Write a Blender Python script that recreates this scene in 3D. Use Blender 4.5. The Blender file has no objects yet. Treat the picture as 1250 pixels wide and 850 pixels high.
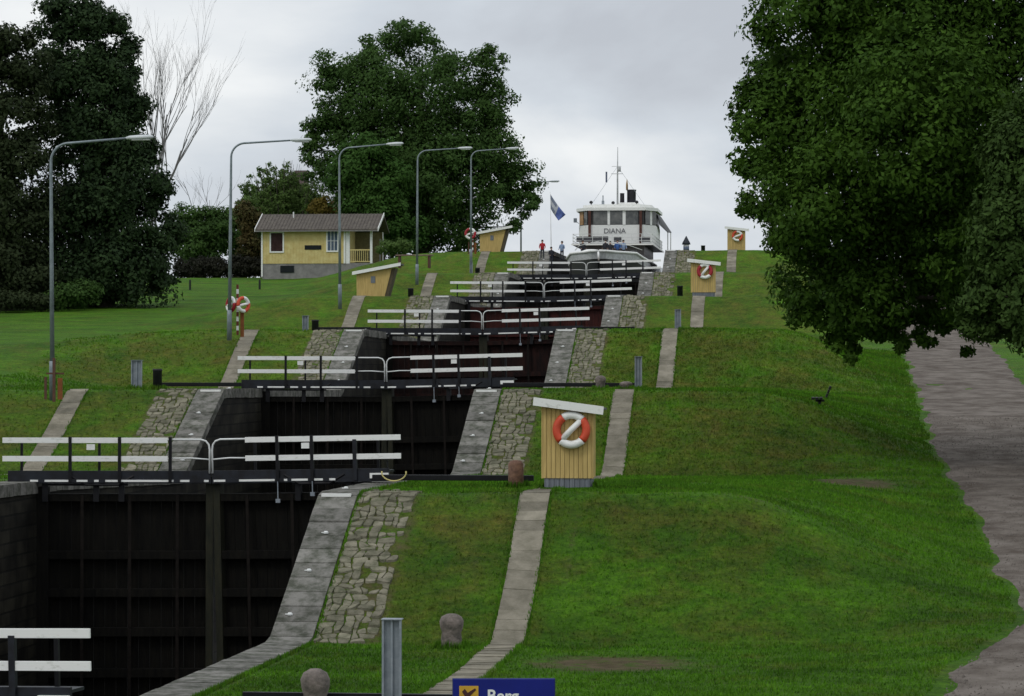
import bpy, bmesh, math, random
import numpy as np
from mathutils import Vector, Matrix, noise as mnoise
random.seed(7); RNG = np.random.default_rng(11)
S = bpy.context.scene
C = S.collection
rad = math.radians

# ------------------------------------------------------------------ camera
F = 3450.0                      # focal length in pixels of a 1250 px wide frame
PSI = math.atan(375.0 / F)
CX = 19.3
cs, sn = math.cos(PSI), math.sin(PSI)
cd = bpy.data.cameras.new('camera'); cam = bpy.data.objects.new('camera', cd); C.objects.link(cam)
cam.location = (CX, 0, 0); cam.rotation_euler = (rad(90), 0, PSI)
cd.sensor_fit = 'HORIZONTAL'; cd.sensor_width = 36; cd.lens = 36 * F / 1250
cd.shift_y = 21 / 1250; cd.clip_start = 1; cd.clip_end = 5000
S.camera = cam
S.view_settings.view_transform = 'Standard'; S.view_settings.look = 'None'
S.view_settings.exposure = 0.0; S.view_settings.gamma = 1.0; S.view_settings.use_curve_mapping = False
try:
    S.cycles.max_bounces = 5; S.cycles.diffuse_bounces = 3; S.cycles.transmission_bounces = 3; S.cycles.transparent_max_bounces = 6
except Exception: pass

SUN_EL, SUN_AZ = rad(48), rad(215)      # azimuth: compass direction the light comes from (0 = +Y, clockwise)
w = bpy.data.worlds.new('World'); S.world = w; w.use_nodes = True
nt = w.node_tree; N = nt.nodes; N.clear(); Lk = nt.links.new
out = N.new('ShaderNodeOutputWorld'); bg = N.new('ShaderNodeBackground'); bg.inputs[1].default_value = 0.1
sky = N.new('ShaderNodeTexSky'); sky.sky_type = 'NISHITA'; sky.sun_disc = False
sky.sun_elevation = SUN_EL; sky.sun_rotation = SUN_AZ; sky.air_density = 1; sky.dust_density = 2
tc = N.new('ShaderNodeTexCoord')
mp = N.new('ShaderNodeMapping'); mp.inputs['Scale'].default_value = (1, 1, 1.9); mp.inputs['Location'].default_value = (3.1, 0.4, 0.25)
Lk(tc.outputs['Generated'], mp.inputs[0])
n1 = N.new('ShaderNodeTexNoise'); n1.inputs['Scale'].default_value = 5.2; n1.inputs['Detail'].default_value = 7; n1.inputs['Roughness'].default_value = .5
n1.inputs['Distortion'].default_value = .35
Lk(mp.outputs[0], n1.inputs[0])
cr = N.new('ShaderNodeValToRGB'); e = cr.color_ramp.elements
e[0].position = .38; e[0].color = (.50, .53, .58, 1); e[1].position = .64; e[1].color = (.86, .88, .89, 1)
m_ = e.new(.49); m_.color = (.61, .655, .71, 1)
Lk(n1.outputs['Fac'], cr.inputs[0])
sep = N.new('ShaderNodeSeparateXYZ'); Lk(tc.outputs['Generated'], sep.inputs[0])
elv = N.new('ShaderNodeMapRange'); elv.inputs['From Min'].default_value = 0.15; elv.inputs['From Max'].default_value = .9
elv.inputs['To Min'].default_value = 10.7; elv.inputs['To Max'].default_value = 16.0; Lk(sep.outputs['Z'], elv.inputs['Value'])
mul = N.new('ShaderNodeVectorMath'); mul.operation = 'SCALE'; Lk(cr.outputs[0], mul.inputs[0]); Lk(elv.outputs[0], mul.inputs['Scale'])
mx = N.new('ShaderNodeMix'); mx.data_type = 'RGBA'; mx.inputs['Factor'].default_value = .94
Lk(sky.outputs[0], mx.inputs['A']); Lk(mul.outputs[0], mx.inputs['B']); Lk(mx.outputs['Result'], bg.inputs[0]); Lk(bg.outputs[0], out.inputs[0])

sd = bpy.data.lights.new('sun', 'SUN'); sd.energy = 0.7; sd.angle = rad(14); sd.color = (1, .96, .9)
so = bpy.data.objects.new('sun', sd); C.objects.link(so)
sdir = Vector((math.sin(SUN_AZ) * math.cos(SUN_EL), math.cos(SUN_AZ) * math.cos(SUN_EL), math.sin(SUN_EL)))
so.rotation_euler = sdir.to_track_quat('Z', 'Y').to_euler()

# ------------------------------------------------------------------ placement helpers
def W(px, py, d):                       # a point at depth d
    r = (px - 625) / F * d
    return Vector((CX - sn * d + cs * r, cs * d + sn * r, (446 - py) / F * d))
def YD(X, d): return (d + (X - CX) * sn) / cs
def smooth(a, b, x):
    t = max(0, min(1, (x - a) / (b - a))) if a != b else 0
    return t * t * (3 - 2 * t)
def lerp(kn, x):
    if x <= kn[0][0]: return kn[0][1]
    for (a, u), (b, v) in zip(kn, kn[1:]):
        if x <= b: return u + (v - u) * (x - a) / (b - a)
    return kn[-1][1]

# ------------------------------------------------------------------ tagging
def tag(o, label=None, cat=None, group=None, kind=None):
    if label: o['label'] = label
    if cat: o['category'] = cat
    if group: o['group'] = group
    if kind: o['kind'] = kind
    return o
def empty(name, loc, label, cat, group=None, rz=0):
    o = bpy.data.objects.new(name, None); C.objects.link(o); o.location = loc; o.rotation_euler = (0, 0, rz); o.empty_display_size = .3
    return tag(o, label, cat, group)
def relabel(o, label, group=None):
    o['label'] = label
    if group: o['group'] = group
    return o
def dup(root):
    r = root.copy(); C.objects.link(r)
    for ch in list(root.children):
        c = ch.copy(); C.objects.link(c); c.parent = r
        for g in list(ch.children):
            q = g.copy(); C.objects.link(q); q.parent = c
    return r

class MB:
    def __init__(s): s.v = []; s.f = []; s.m = []
    def add(s, vs, fs, mi=0):
        k = len(s.v); s.v += [tuple(p) for p in vs]; s.f += [tuple(i + k for i in q) for q in fs]; s.m += [mi] * len(fs); return s
    def box(s, x0, x1, y0, y1, z0, z1, mi=0, M=None, b=0.0):
        if b <= 0:
            vs = [Vector((x, y, z)) for z in (z0, z1) for x, y in ((x0, y0), (x1, y0), (x1, y1), (x0, y1))]
            fs = [(3, 2, 1, 0), (4, 5, 6, 7), (0, 1, 5, 4), (1, 2, 6, 5), (2, 3, 7, 6), (3, 0, 4, 7)]
        else:
            bm = bmesh.new(); bmesh.ops.create_cube(bm, size=1)
            for v in bm.verts: v.co = Vector((x0 + (v.co.x + .5) * (x1 - x0), y0 + (v.co.y + .5) * (y1 - y0), z0 + (v.co.z + .5) * (z1 - z0)))
            bmesh.ops.bevel(bm, geom=list(bm.edges), offset=b, segments=2, profile=.7, affect='EDGES')
            bm.verts.index_update(); vs = [v.co.copy() for v in bm.verts]; fs = [tuple(v.index for v in f.verts) for f in bm.faces]; bm.free()
        if M: vs = [M @ v for v in vs]
        return s.add(vs, fs, mi)
    def tube(s, pts, r, n=8, mi=0, cap=True):
        pts = [Vector(p) for p in pts]; rs = r if isinstance(r, (list, tuple)) else [r] * len(pts)
        k = len(s.v); up = Vector((0, 0, 1)); prev = None
        for i, p in enumerate(pts):
            t = (pts[min(i + 1, len(pts) - 1)] - pts[max(i - 1, 0)])
            if t.length < 1e-9: t = Vector((0, 0, 1))
            t.normalize()
            a = prev - t * prev.dot(t) if prev is not None else (Vector((1, 0, 0)) if abs(t.z) > .9 else up.cross(t))
            if a.length < 1e-6: a = t.orthogonal()
            a.normalize(); b = t.cross(a); prev = a
            for j in range(n):
                th = 2 * math.pi * j / n; s.v.append(tuple(p + (a * math.cos(th) + b * math.sin(th)) * rs[i]))
        for i in range(len(pts) - 1):
            for j in range(n):
                j2 = (j + 1) % n; s.f.append((k + i * n + j, k + i * n + j2, k + (i + 1) * n + j2, k + (i + 1) * n + j)); s.m.append(mi)
        if cap:
            s.f.append(tuple(k + j for j in reversed(range(n)))); s.m.append(mi)
            e_ = k + (len(pts) - 1) * n; s.f.append(tuple(e_ + j for j in range(n))); s.m.append(mi)
        return s
    def lathe(s, prof, c=(0, 0, 0), n=20, mi=0, wob=0):
        k = len(s.v); c = Vector(c)
        for (r, z) in prof:
            for j in range(n):
                th = 2 * math.pi * j / n; q = 1 + (wob * mnoise.noise(Vector((math.cos(th) * 1.5, math.sin(th) * 1.5, z * 3 + c.x))) if wob else 0)
                s.v.append((c.x + r * q * math.cos(th), c.y + r * q * math.sin(th), c.z + z))
        for i in range(len(prof) - 1):
            for j in range(n):
                j2 = (j + 1) % n; s.f.append((k + i * n + j, k + i * n + j2, k + (i + 1) * n + j2, k + (i + 1) * n + j)); s.m.append(mi)
        s.f.append(tuple(k + j for j in reversed(range(n)))); s.m.append(mi)
        e_ = k + (len(prof) - 1) * n; s.f.append(tuple(e_ + j for j in range(n))); s.m.append(mi)
        return s
    def prism(s, poly, y0, y1, mi=0, M=None):          # polygon in (x,z), extruded along y
        n = len(poly); vs = [Vector((x, y0, z)) for x, z in poly] + [Vector((x, y1, z)) for x, z in poly]
        if M: vs = [M @ v for v in vs]
        fs = [tuple(range(n)), tuple(range(2 * n - 1, n - 1, -1))] + [(i, i + n, (i + 1) % n + n, (i + 1) % n) for i in range(n)]
        return s.add(vs, fs, mi)
    def build(s, name, mats, parent=None, smooth_=False):
        me = bpy.data.meshes.new(name); me.from_pydata(s.v, [], s.f)
        for m in (mats if isinstance(mats, (list, tuple)) else [mats]): me.materials.append(m)
        me.polygons.foreach_set('material_index', s.m)
        if smooth_: me.polygons.foreach_set('use_smooth', [True] * len(s.f))
        bm = bmesh.new(); bm.from_mesh(me); bmesh.ops.recalc_face_normals(bm, faces=bm.faces); bm.to_mesh(me); bm.free()
        me.update(); o = bpy.data.objects.new(name, me); C.objects.link(o)
        if parent: o.parent = parent
        return o

# ------------------------------------------------------------------ materials
MATS = {}
def mat(name, col, rough=.7, var=.15, scale=4.0, bump=.0, bscale=20.0, metal=0.0, col2=None, spec=.35, stretch=(1, 1, 1), lo=.35, hi=.65, coord='Object', extra=None):
    if name in MATS: return MATS[name]
    m = bpy.data.materials.new(name); m.use_nodes = True; nt = m.node_tree; n = nt.nodes; p = n['Principled BSDF']
    p.inputs['Roughness'].default_value = rough; p.inputs['Metallic'].default_value = metal; p.inputs['Specular IOR Level'].default_value = spec
    t = n.new('ShaderNodeTexCoord'); mp = n.new('ShaderNodeMapping'); mp.inputs['Scale'].default_value = stretch; nt.links.new(t.outputs[coord], mp.inputs[0])
    nz = n.new('ShaderNodeTexNoise'); nz.inputs['Scale'].default_value = scale; nz.inputs['Detail'].default_value = 6; nz.inputs['Roughness'].default_value = .65
    nt.links.new(mp.outputs[0], nz.inputs[0])
    r = n.new('ShaderNodeValToRGB'); c2 = col2 or tuple(c * (1 - 2.2 * var) for c in col)
    r.color_ramp.elements[0].position = lo; r.color_ramp.elements[1].position = hi
    r.color_ramp.elements[0].color = (*c2, 1); r.color_ramp.elements[1].color = (*col, 1)
    nt.links.new(nz.outputs['Fac'], r.inputs[0]); nt.links.new(r.outputs[0], p.inputs['Base Color'])
    if bump:
        nb = n.new('ShaderNodeTexNoise'); nb.inputs['Scale'].default_value = bscale; nb.inputs['Detail'].default_value = 5
        nt.links.new(mp.outputs[0], nb.inputs[0]); b = n.new('ShaderNodeBump'); b.inputs['Strength'].default_value = bump; b.inputs['Distance'].default_value = .05
        nt.links.new(nb.outputs['Fac'], b.inputs['Height']); nt.links.new(b.outputs[0], p.inputs['Normal'])
    MATS[name] = m; return m
white = mat('white_paint', (.78, .78, .75), .55, .10, 4, col2=(.50, .50, .45), lo=.25, hi=.45, stretch=(1, 1, 2))
whiteM = mat('white_metal', (.72, .73, .71), .35, .06, 3)
black = mat('black_paint', (.009, .009, .011), .55, .2, 4, spec=.2)
navy = mat('blueblack_steel', (.017, .020, .027), .5, .15, 3, col2=(.009, .009, .011), spec=.25)
wetwood = mat('wet_timber', (.0105, .0095, .007), .9, .3, 1.6, bump=.5, bscale=6, spec=.12, col2=(.003, .003, .003), stretch=(5, 5, .6), lo=.3, hi=.75)
redwood = mat('red_brown_timber', (.060, .014, .011), .6, .25, 1.2, bump=.4, bscale=6, col2=(.03, .009, .008), stretch=(4, 4, .8), spec=.15)
rustwood = mat('rust_stained_timber', (.024, .009, .007), .8, .3, 1.2, bump=.4, bscale=6, spec=.15, col2=(.006, .004, .004), stretch=(4, 4, .8))
slimy = mat('algae_timber', (.030, .029, .017), .7, .3, 2, spec=.15, bump=.4, bscale=8, col2=(.016, .018, .013), stretch=(3, 3, .7))
coping_m = mat('granite_coping', (.190, .182, .165), .9, .2, 2.6, bump=1.0, bscale=9, col2=(.060, .064, .048), lo=.36, hi=.62, spec=.15)
stone_m = mat('field_stone', (.235, .215, .160), .95, .3, 2.6, bump=1.0, bscale=10, col2=(.075, .080, .048), lo=.3, hi=.68, spec=.12)
slab_m = mat('concrete_slab', (.26, .235, .185), .95, .15, 1.7, bump=.6, bscale=14, col2=(.13, .12, .088), lo=.3, hi=.7, spec=.15)
boll_m = mat('granite_bollard', (.20, .165, .145), .85, .25, 5, bump=.5, bscale=16, col2=(.08, .07, .06))
rboll_m = mat('red_granite_bollard', (.21, .115, .075), .85, .25, 5, bump=.5, bscale=16, col2=(.10, .055, .04))
galv = mat('galvanised_steel', (.27, .30, .33), .6, .15, 3, col2=(.16, .185, .21))
yellow = mat('yellow_board', (.56, .41, .16), .8, .12, 2.0, bump=.2, bscale=8, spec=.15, col2=(.38, .27, .10), stretch=(6, 6, .6), lo=.25, hi=.65)
hyellow = mat('house_yellow', (.64, .55, .25), .8, .08, 1.5, col2=(.52, .40, .15), stretch=(1, 1, 1))
greyboard = mat('grey_board', (.19, .21, .23), .8, .2, 3, col2=(.11, .12, .135), stretch=(5, 5, .5))
greywood = mat('weathered_grey_board', (.24, .23, .22), .85, .2, 3, col2=(.14, .135, .13), stretch=(5, 5, .5))
roofgrey = mat('grey_brown_roof', (.115, .10, .082), .85, .2, 2, bump=.3, bscale=9, col2=(.075, .063, .055))
redroof = mat('red_tile_roof', (.20, .075, .055), .85, .2, 3, col2=(.12, .05, .04))
concrete = mat('rough_concrete', (.26, .25, .24), .9, .15, 1.5, bump=.3, bscale=8)
orange = mat('orange_red_plastic', (.62, .075, .03), .5, .1, 3)
crimson = mat('crimson_plastic', (.36, .02, .03), .5, .1, 3)
glass = mat('dark_glass', (.022, .026, .028), .12, .1, 2, spec=.6)
wheelglass = mat('wheelhouse_glass', (.15, .15, .14), .2, .3, 1.6, spec=.6, col2=(.05, .055, .055))
brownwood = mat('varnished_brown_wood', (.10, .035, .022), .5, .2, 4)
tanwood = mat('tan_wood', (.50, .30, .15), .6, .15, 4)
bluesign = mat('blue_enamel', (.006, .012, .19), .35, .08, 2)
bark = mat('bark', (.085, .072, .058), .95, .3, 3, bump=.8, bscale=8, col2=(.035, .03, .025), stretch=(3, 3, .6))
palebark = mat('pale_bark', (.20, .19, .19), .9, .2, 3, col2=(.12, .115, .115))
lampmetal = mat('lamp_steel', (.24, .28, .30), .45, .15, 2, metal=.3, col2=(.15, .18, .19))
lamphead = mat('lamp_housing', (.62, .65, .66), .4, .08, 3)
skin = mat('skin', (.50, .30, .21), .6, .05, 4)
hairm = mat('dark_hair', (.03, .02, .015), .7, .2, 9)
rubber = mat('hull_black', (.02, .02, .022), .5, .2, 2)
brick = mat('chimney_brick', (.16, .12, .115), .9, .2, 5)
hose_m = mat('yellow_hose', (.60, .52, .20), .5, .1, 3)
gold_m = mat('gold_enamel', (.62, .36, .04), .4, .1, 3)

def masonry():
    m = bpy.data.materials.new('wet_masonry'); m.use_nodes = True; nt = m.node_tree; n = nt.nodes; p = n['Principled BSDF']; L = nt.links.new
    t = n.new('ShaderNodeTexCoord'); s = n.new('ShaderNodeSeparateXYZ'); c = n.new('ShaderNodeCombineXYZ'); L(t.outputs['Object'], s.inputs[0])
    L(s.outputs['Y'], c.inputs['X']); L(s.outputs['Z'], c.inputs['Y'])
    b = n.new('ShaderNodeTexBrick'); b.inputs['Scale'].default_value = 1; b.inputs['Brick Width'].default_value = 1.3; b.inputs['Row Height'].default_value = .42
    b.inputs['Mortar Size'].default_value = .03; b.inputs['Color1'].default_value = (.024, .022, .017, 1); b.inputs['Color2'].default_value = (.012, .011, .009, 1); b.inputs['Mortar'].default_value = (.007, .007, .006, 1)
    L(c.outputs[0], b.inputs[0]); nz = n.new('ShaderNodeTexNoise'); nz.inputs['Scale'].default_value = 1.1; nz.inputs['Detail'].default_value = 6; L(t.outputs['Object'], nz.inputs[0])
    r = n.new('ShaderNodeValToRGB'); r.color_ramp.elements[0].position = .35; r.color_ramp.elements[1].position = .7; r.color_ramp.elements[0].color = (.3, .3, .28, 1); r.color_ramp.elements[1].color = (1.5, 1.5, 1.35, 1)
    L(nz.outputs['Fac'], r.inputs[0]); x = n.new('ShaderNodeMix'); x.data_type = 'RGBA'; x.blend_type = 'MULTIPLY'; x.inputs['Factor'].default_value = 1
    L(b.outputs['Color'], x.inputs['A']); L(r.outputs[0], x.inputs['B']); L(x.outputs['Result'], p.inputs['Base Color'])
    bp = n.new('ShaderNodeBump'); bp.inputs['Strength'].default_value = .6; bp.inputs['Distance'].default_value = .06; L(b.outputs['Fac'], bp.inputs['Height']); bp.invert = True; L(bp.outputs[0], p.inputs['Normal'])
    p.inputs['Roughness'].default_value = .85; p.inputs['Specular IOR Level'].default_value = .15; return m
for _m in (slab_m, stone_m, coping_m):
    _n = _m.node_tree.nodes; _p = _n['Principled BSDF']; _l = _p.inputs['Base Color'].links[0]; _src = _l.from_socket; _g = _n.new('ShaderNodeNewGeometry'); _r = _n.new('ShaderNodeMapRange')
    _r.inputs['To Min'].default_value = .72; _r.inputs['To Max'].default_value = 1.18; _m.node_tree.links.new(_g.outputs['Random Per Island'], _r.inputs['Value'])
    _v = _n.new('ShaderNodeVectorMath'); _v.operation = 'SCALE'; _m.node_tree.links.new(_src, _v.inputs[0]); _m.node_tree.links.new(_r.outputs[0], _v.inputs['Scale']); _m.node_tree.links.new(_v.outputs[0], _p.inputs['Base Color'])
masonry_m = masonry()
def water_mat():
    m = bpy.data.materials.new('dark_water'); m.use_nodes = True; nt = m.node_tree; n = nt.nodes; p = n['Principled BSDF']
    p.inputs['Base Color'].default_value = (.010, .013, .010, 1); p.inputs['Roughness'].default_value = .12
    nz = n.new('ShaderNodeTexNoise'); nz.inputs['Scale'].default_value = 2.2; b = n.new('ShaderNodeBump'); b.inputs['Strength'].default_value = .2
    nt.links.new(nz.outputs['Fac'], b.inputs['Height']); nt.links.new(b.outputs[0], p.inputs['Normal']); return m
water_m = water_mat()
def grass_mat(tuft=False):
    m = bpy.data.materials.new('grass_tuft' if tuft else 'lawn'); m.use_nodes = True; nt = m.node_tree; n = nt.nodes; p = n['Principled BSDF']; L = nt.links.new
    p.inputs['Roughness'].default_value = .9; p.inputs['Specular IOR Level'].default_value = .15
    g = n.new('ShaderNodeNewGeometry'); P = g.outputs['Position']
    def nz(scale, det=6, rough=.6, st=(1, 1, 1), dist=0):
        q = n.new('ShaderNodeTexNoise'); q.inputs['Scale'].default_value = scale; q.inputs['Detail'].default_value = det; q.inputs['Roughness'].default_value = rough; q.inputs['Distortion'].default_value = dist
        mp = n.new('ShaderNodeMapping'); mp.inputs['Scale'].default_value = st; L(P, mp.inputs[0]); L(mp.outputs[0], q.inputs[0]); return q.outputs['Fac']
    def ramp(f, a, b, c0, c1):
        r = n.new('ShaderNodeValToRGB'); r.color_ramp.elements[0].position = a; r.color_ramp.elements[1].position = b
        r.color_ramp.elements[0].color = (*c0, 1); r.color_ramp.elements[1].color = (*c1, 1); L(f, r.inputs[0]); return r.outputs[0]
    def mix(f, a, b, bt='MIX'):
        x = n.new('ShaderNodeMix'); x.data_type = 'RGBA'; x.blend_type = bt
        if isinstance(f, (int, float)): x.inputs['Factor'].default_value = f
        else: L(f, x.inputs['Factor'])
        L(a, x.inputs['A']); L(b, x.inputs['B']); return x.outputs['Result']
    lush = ramp(nz(.28, 5, .65, (.7, 1.5, 1)), .36, .64, (.040, .112, .0055), (.078, .212, .009))
    dry = ramp(nz(1.3, 7, .7), .3, .7, (.078, .100, .013), (.150, .135, .032))
    # slopes dry out: steepness drives the dry share
    sp = n.new('ShaderNodeSeparateXYZ')
    if tuft:
        at = n.new('ShaderNodeAttribute'); at.attribute_name = 'steep'; st = at.outputs['Fac']
    else:
        at = n.new('ShaderNodeAttribute'); at.attribute_name = 'steep'; st = at.outputs['Fac']
    f1 = n.new('ShaderNodeMath'); f1.operation = 'MULTIPLY_ADD'; L(st, f1.inputs[0]); f1.inputs[1].default_value = .15; L(nz(.55, 8, .72, dist=.4), f1.inputs[2])
    fr = n.new('ShaderNodeMapRange'); fr.inputs['From Min'].default_value = .51; fr.inputs['From Max'].default_value = .86; L(f1.outputs[0], fr.inputs['Value'])
    col = mix(fr.outputs[0], lush, dry)
    fine = ramp(nz(7, 6, .8), .32, .68, (.50, .54, .5), (1.42, 1.38, 1.35)); col = mix(1.0, col, fine, 'MULTIPLY')
    fine2 = ramp(nz(1.6, 6, .72, (1, 1.8, 1)), .33, .67, (.66, .70, .72), (1.28, 1.22, 1.1)); col = mix(1.0, col, fine2, 'MULTIPLY')
    so_ = n.new('ShaderNodeAttribute'); so_.attribute_name = 'soil'
    soil = ramp(nz(3, 6), .3, .7, (.075, .062, .030), (.16, .13, .085))
    fs = n.new('ShaderNodeMath'); fs.operation = 'MULTIPLY'; L(so_.outputs['Fac'], fs.inputs[0]); L(nz(2.2, 6, .7), fs.inputs[1])
    fm = n.new('ShaderNodeMapRange'); fm.inputs['From Min'].default_value = .28; fm.inputs['From Max'].default_value = .52; L(fs.outputs[0], fm.inputs['Value'])
    col = mix(fm.outputs[0], col, soil)
    L(col, p.inputs['Base Color'])
    if not tuft:
        for l_ in list(p.inputs['Base Color'].links): nt.links.remove(l_)
        dk_ = n.new('ShaderNodeRGB'); dk_.outputs[0].default_value = (1.0, .95, .85, 1); L(mix(1.0, col, dk_.outputs[0], 'MULTIPLY'), p.inputs['Base Color'])
        b = n.new('ShaderNodeBump'); b.inputs['Strength'].default_value = .9; b.inputs['Distance'].default_value = .2
        L(nz(5, 8, .85), b.inputs['Height']); L(b.outputs[0], p.inputs['Normal'])
    return m
lawn = grass_mat(); tuft_m = grass_mat(True)
def leaf_mat(name, a, b, trans=.25):
    m = bpy.data.materials.new(name); m.use_nodes = True; nt = m.node_tree; n = nt.nodes; L = nt.links.new; p = n['Principled BSDF']
    g = n.new('ShaderNodeNewGeometry'); r = n.new('ShaderNodeValToRGB'); r.color_ramp.elements[0].color = (*a, 1); r.color_ramp.elements[1].color = (*b, 1)
    nz = n.new('ShaderNodeTexNoise'); nz.inputs['Scale'].default_value = .45; nz.inputs['Detail'].default_value = 3; L(g.outputs['Position'], nz.inputs[0])
    ad = n.new('ShaderNodeMath'); ad.operation = 'MULTIPLY_ADD'; L(g.outputs['Random Per Island'], ad.inputs[0]); ad.inputs[1].default_value = .55
    sb = n.new('ShaderNodeMapRange'); sb.inputs['From Min'].default_value = .3; sb.inputs['From Max'].default_value = .7; sb.inputs['To Min'].default_value = 0; sb.inputs['To Max'].default_value = .5
    L(nz.outputs['Fac'], sb.inputs['Value']); L(sb.outputs[0], ad.inputs[2]); L(ad.outputs[0], r.inputs[0]); L(r.outputs[0], p.inputs['Base Color'])
    p.inputs['Roughness'].default_value = .7; p.inputs['Specular IOR Level'].default_value = .10
    tr = n.new('ShaderNodeBsdfTranslucent'); L(r.outputs[0], tr.inputs[0]); ms = n.new('ShaderNodeMixShader'); ms.inputs[0].default_value = trans
    L(p.outputs[0], ms.inputs[1]); L(tr.outputs[0], ms.inputs[2]); L(ms.outputs[0], n['Material Output'].inputs[0]); return m

# ------------------------------------------------------------------ terrain
Z = {0: -6.9, 1: -3.64, 2: -1.03, 3: 1.90, 4: 4.62, 5: 7.35, 6: 10.55}
CR = {n: 79 + 36.2 * (n - 1) for n in range(0, 7)}
GY = {n: CR[n] + 9.2 for n in range(1, 7)}; GY[0] = 50.2
KN = [(-60, -6.9), (58, -6.95), (71.6, -7.15), (79.0, -3.64), (90, -3.75)]
for n in range(2, 7):
    dz = 3.25 if n < 6 else 3.1
    KN += [(CR[n] - 7.3, Z[n] - dz), (CR[n], Z[n]), (CR[n] + 11, Z[n] - .1)]
KN[-1] = (CR[6] + 11, Z[6] + .0); KN += [(330, 10.5), (480, 9.0), (700, 0)]
def terr(Y):                              # softened corners
    return (lerp(KN, Y - .25) + lerp(KN, Y) * 2 + lerp(KN, Y + .25)) / 4
RK = [(-60, -8.2), (60, -7.3), (75, -6.4), (116, -3.4), (150, -1.0), (200, 2.7), (262, 7.6), (310, 10.4), (480, 9), (700, 0)]
LK = [(-60, -6.9), (60, -6.0), (85, -4.1), (116, -1.6), (152, .95), (190, 2.7), (227, 4.75), (285, 9.0), (330, 9.8), (480, 9.0), (700, 0)]
def ground(X, Y, rough=True):
    t = terr(Y)
    if X > 12:
        k = smooth(16.5, 24.5, X + .8 * mnoise.noise(Vector((X * .1, Y * .12, 5)))); z = t * (1 - k) + lerp(RK, Y) * k
        if X > 31: z += .06 * min(X - 31, 20)
    elif X < -13:
        k0 = smooth(235, 265, Y); a = -14 + (-15.5 + 14) * k0; b = -29 + (-34 + 29) * k0
        k = smooth(-a, -b, -X); z = t * (1 - k) + lerp(LK, Y) * k
    else: z = t
    if rough:
        a = smooth(8, 12, abs(X))
        z += a * (.10 * mnoise.noise(Vector((X * .22, Y * .22, 1))) + .05 * mnoise.noise(Vector((X * .8, Y * .8, 2))))
    return z
def steepness(X, Y):
    s_ = max(0, min(1, abs(ground(X, Y + .6, False) - ground(X, Y - .6, False)) / 1.2 / .4))
    if X > 12.2 and Y < 100:             # the wide bank right of the path is lush, only its brow dries out
        s_ *= .35; s_ = max(s_, .95 * math.exp(-((Y - (CR[1] - 1.1)) / 1.1) ** 2) * (1 - smooth(18, 22, X)))
    return s_
SOIL = [(14.4, YD(14.4, 67.0), 2.3, 2.2, 1.15), (20.6, YD(20.6, 102), 1.9, 3.2, 1.1), (10.0, 75.5, .5, 4, .5), (12.6, 76, .35, 3.5, .6), (17.4, 79.5, 3.5, 1.1, .55), (9.2, 77, 1.6, 2.4, .45)]
def soilness(X, Y):
    s = 0
    for (x, y, a, b, q) in SOIL: s = max(s, q * math.exp(-(((X - x) / a) ** 2 + ((Y - y) / b) ** 2)))
    if 6.2 < abs(X) < 8.1 and any(CR[n] - 7.8 < Y < CR[n] + 1.5 for n in range(1, 7)): s = max(s, .62)
    return min(1, 1.15 * s)
def axis(segs):
    r = []
    for a, b, st in segs:
        n = max(1, round((b - a) / st)); r += [a + (b - a) * i / n for i in range(n)]
    return r + [segs[-1][1]]
xs = axis([(-900, -120, 60), (-120, -50, 5), (-50, -16, 1.2), (-16, -6.3, .35), (-6.3, 6.3, 12.6), (6.3, 26, .35), (26, 50, 1.2), (50, 120, 5), (120, 900, 60)])
ys = axis([(-60, 40, 5), (40, 130, .35), (130, 275, .6), (275, 480, 4), (480, 3000, 120)])
vs = []; st_ = []; sl_ = []
for y in ys:
    for x in xs:
        vs.append((x, y, ground(x, y) if y < 700 else 0)); st_.append(steepness(x, y) if -60 < x < 60 and y < 275 else 0); sl_.append(soilness(x, y) if -9 < x < 30 and y < 275 else 0)
nx = len(xs); fs = []
for j in range(len(ys) - 1):
    for i in range(nx - 1):
        if abs(xs[i] + 6.3) < 1e-6 and abs(xs[i + 1] - 6.3) < 1e-6 and 20 <= ys[j] < 440: continue
        fs.append((j * nx + i, j * nx + i + 1, (j + 1) * nx + i + 1, (j + 1) * nx + i))
me = bpy.data.meshes.new('grass_ground'); me.from_pydata(vs, [], fs); me.materials.append(lawn)
for nm, dat in (('steep', st_), ('soil', sl_)):
    at = me.attributes.new(nm, 'FLOAT', 'POINT'); at.data.foreach_set('value', dat)
me.polygons.foreach_set('use_smooth', [True] * len(fs)); me.update()
o = bpy.data.objects.new('grass_ground', me); C.objects.link(o); tag(o, kind='structure')

def road_left(y):
    base = lerp([(20, 17.5), (58, 20.6), (66, 22.3), (73, 24.3), (90, 24.3), (116, 23.7), (150, 24.1), (200, 24.2), (420, 24.2)], y)
    return base + .10 * mnoise.noise(Vector((y * 2.2, 3, 0))) + .45 * mnoise.noise(Vector((y * .25, 8, 0)))
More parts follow.
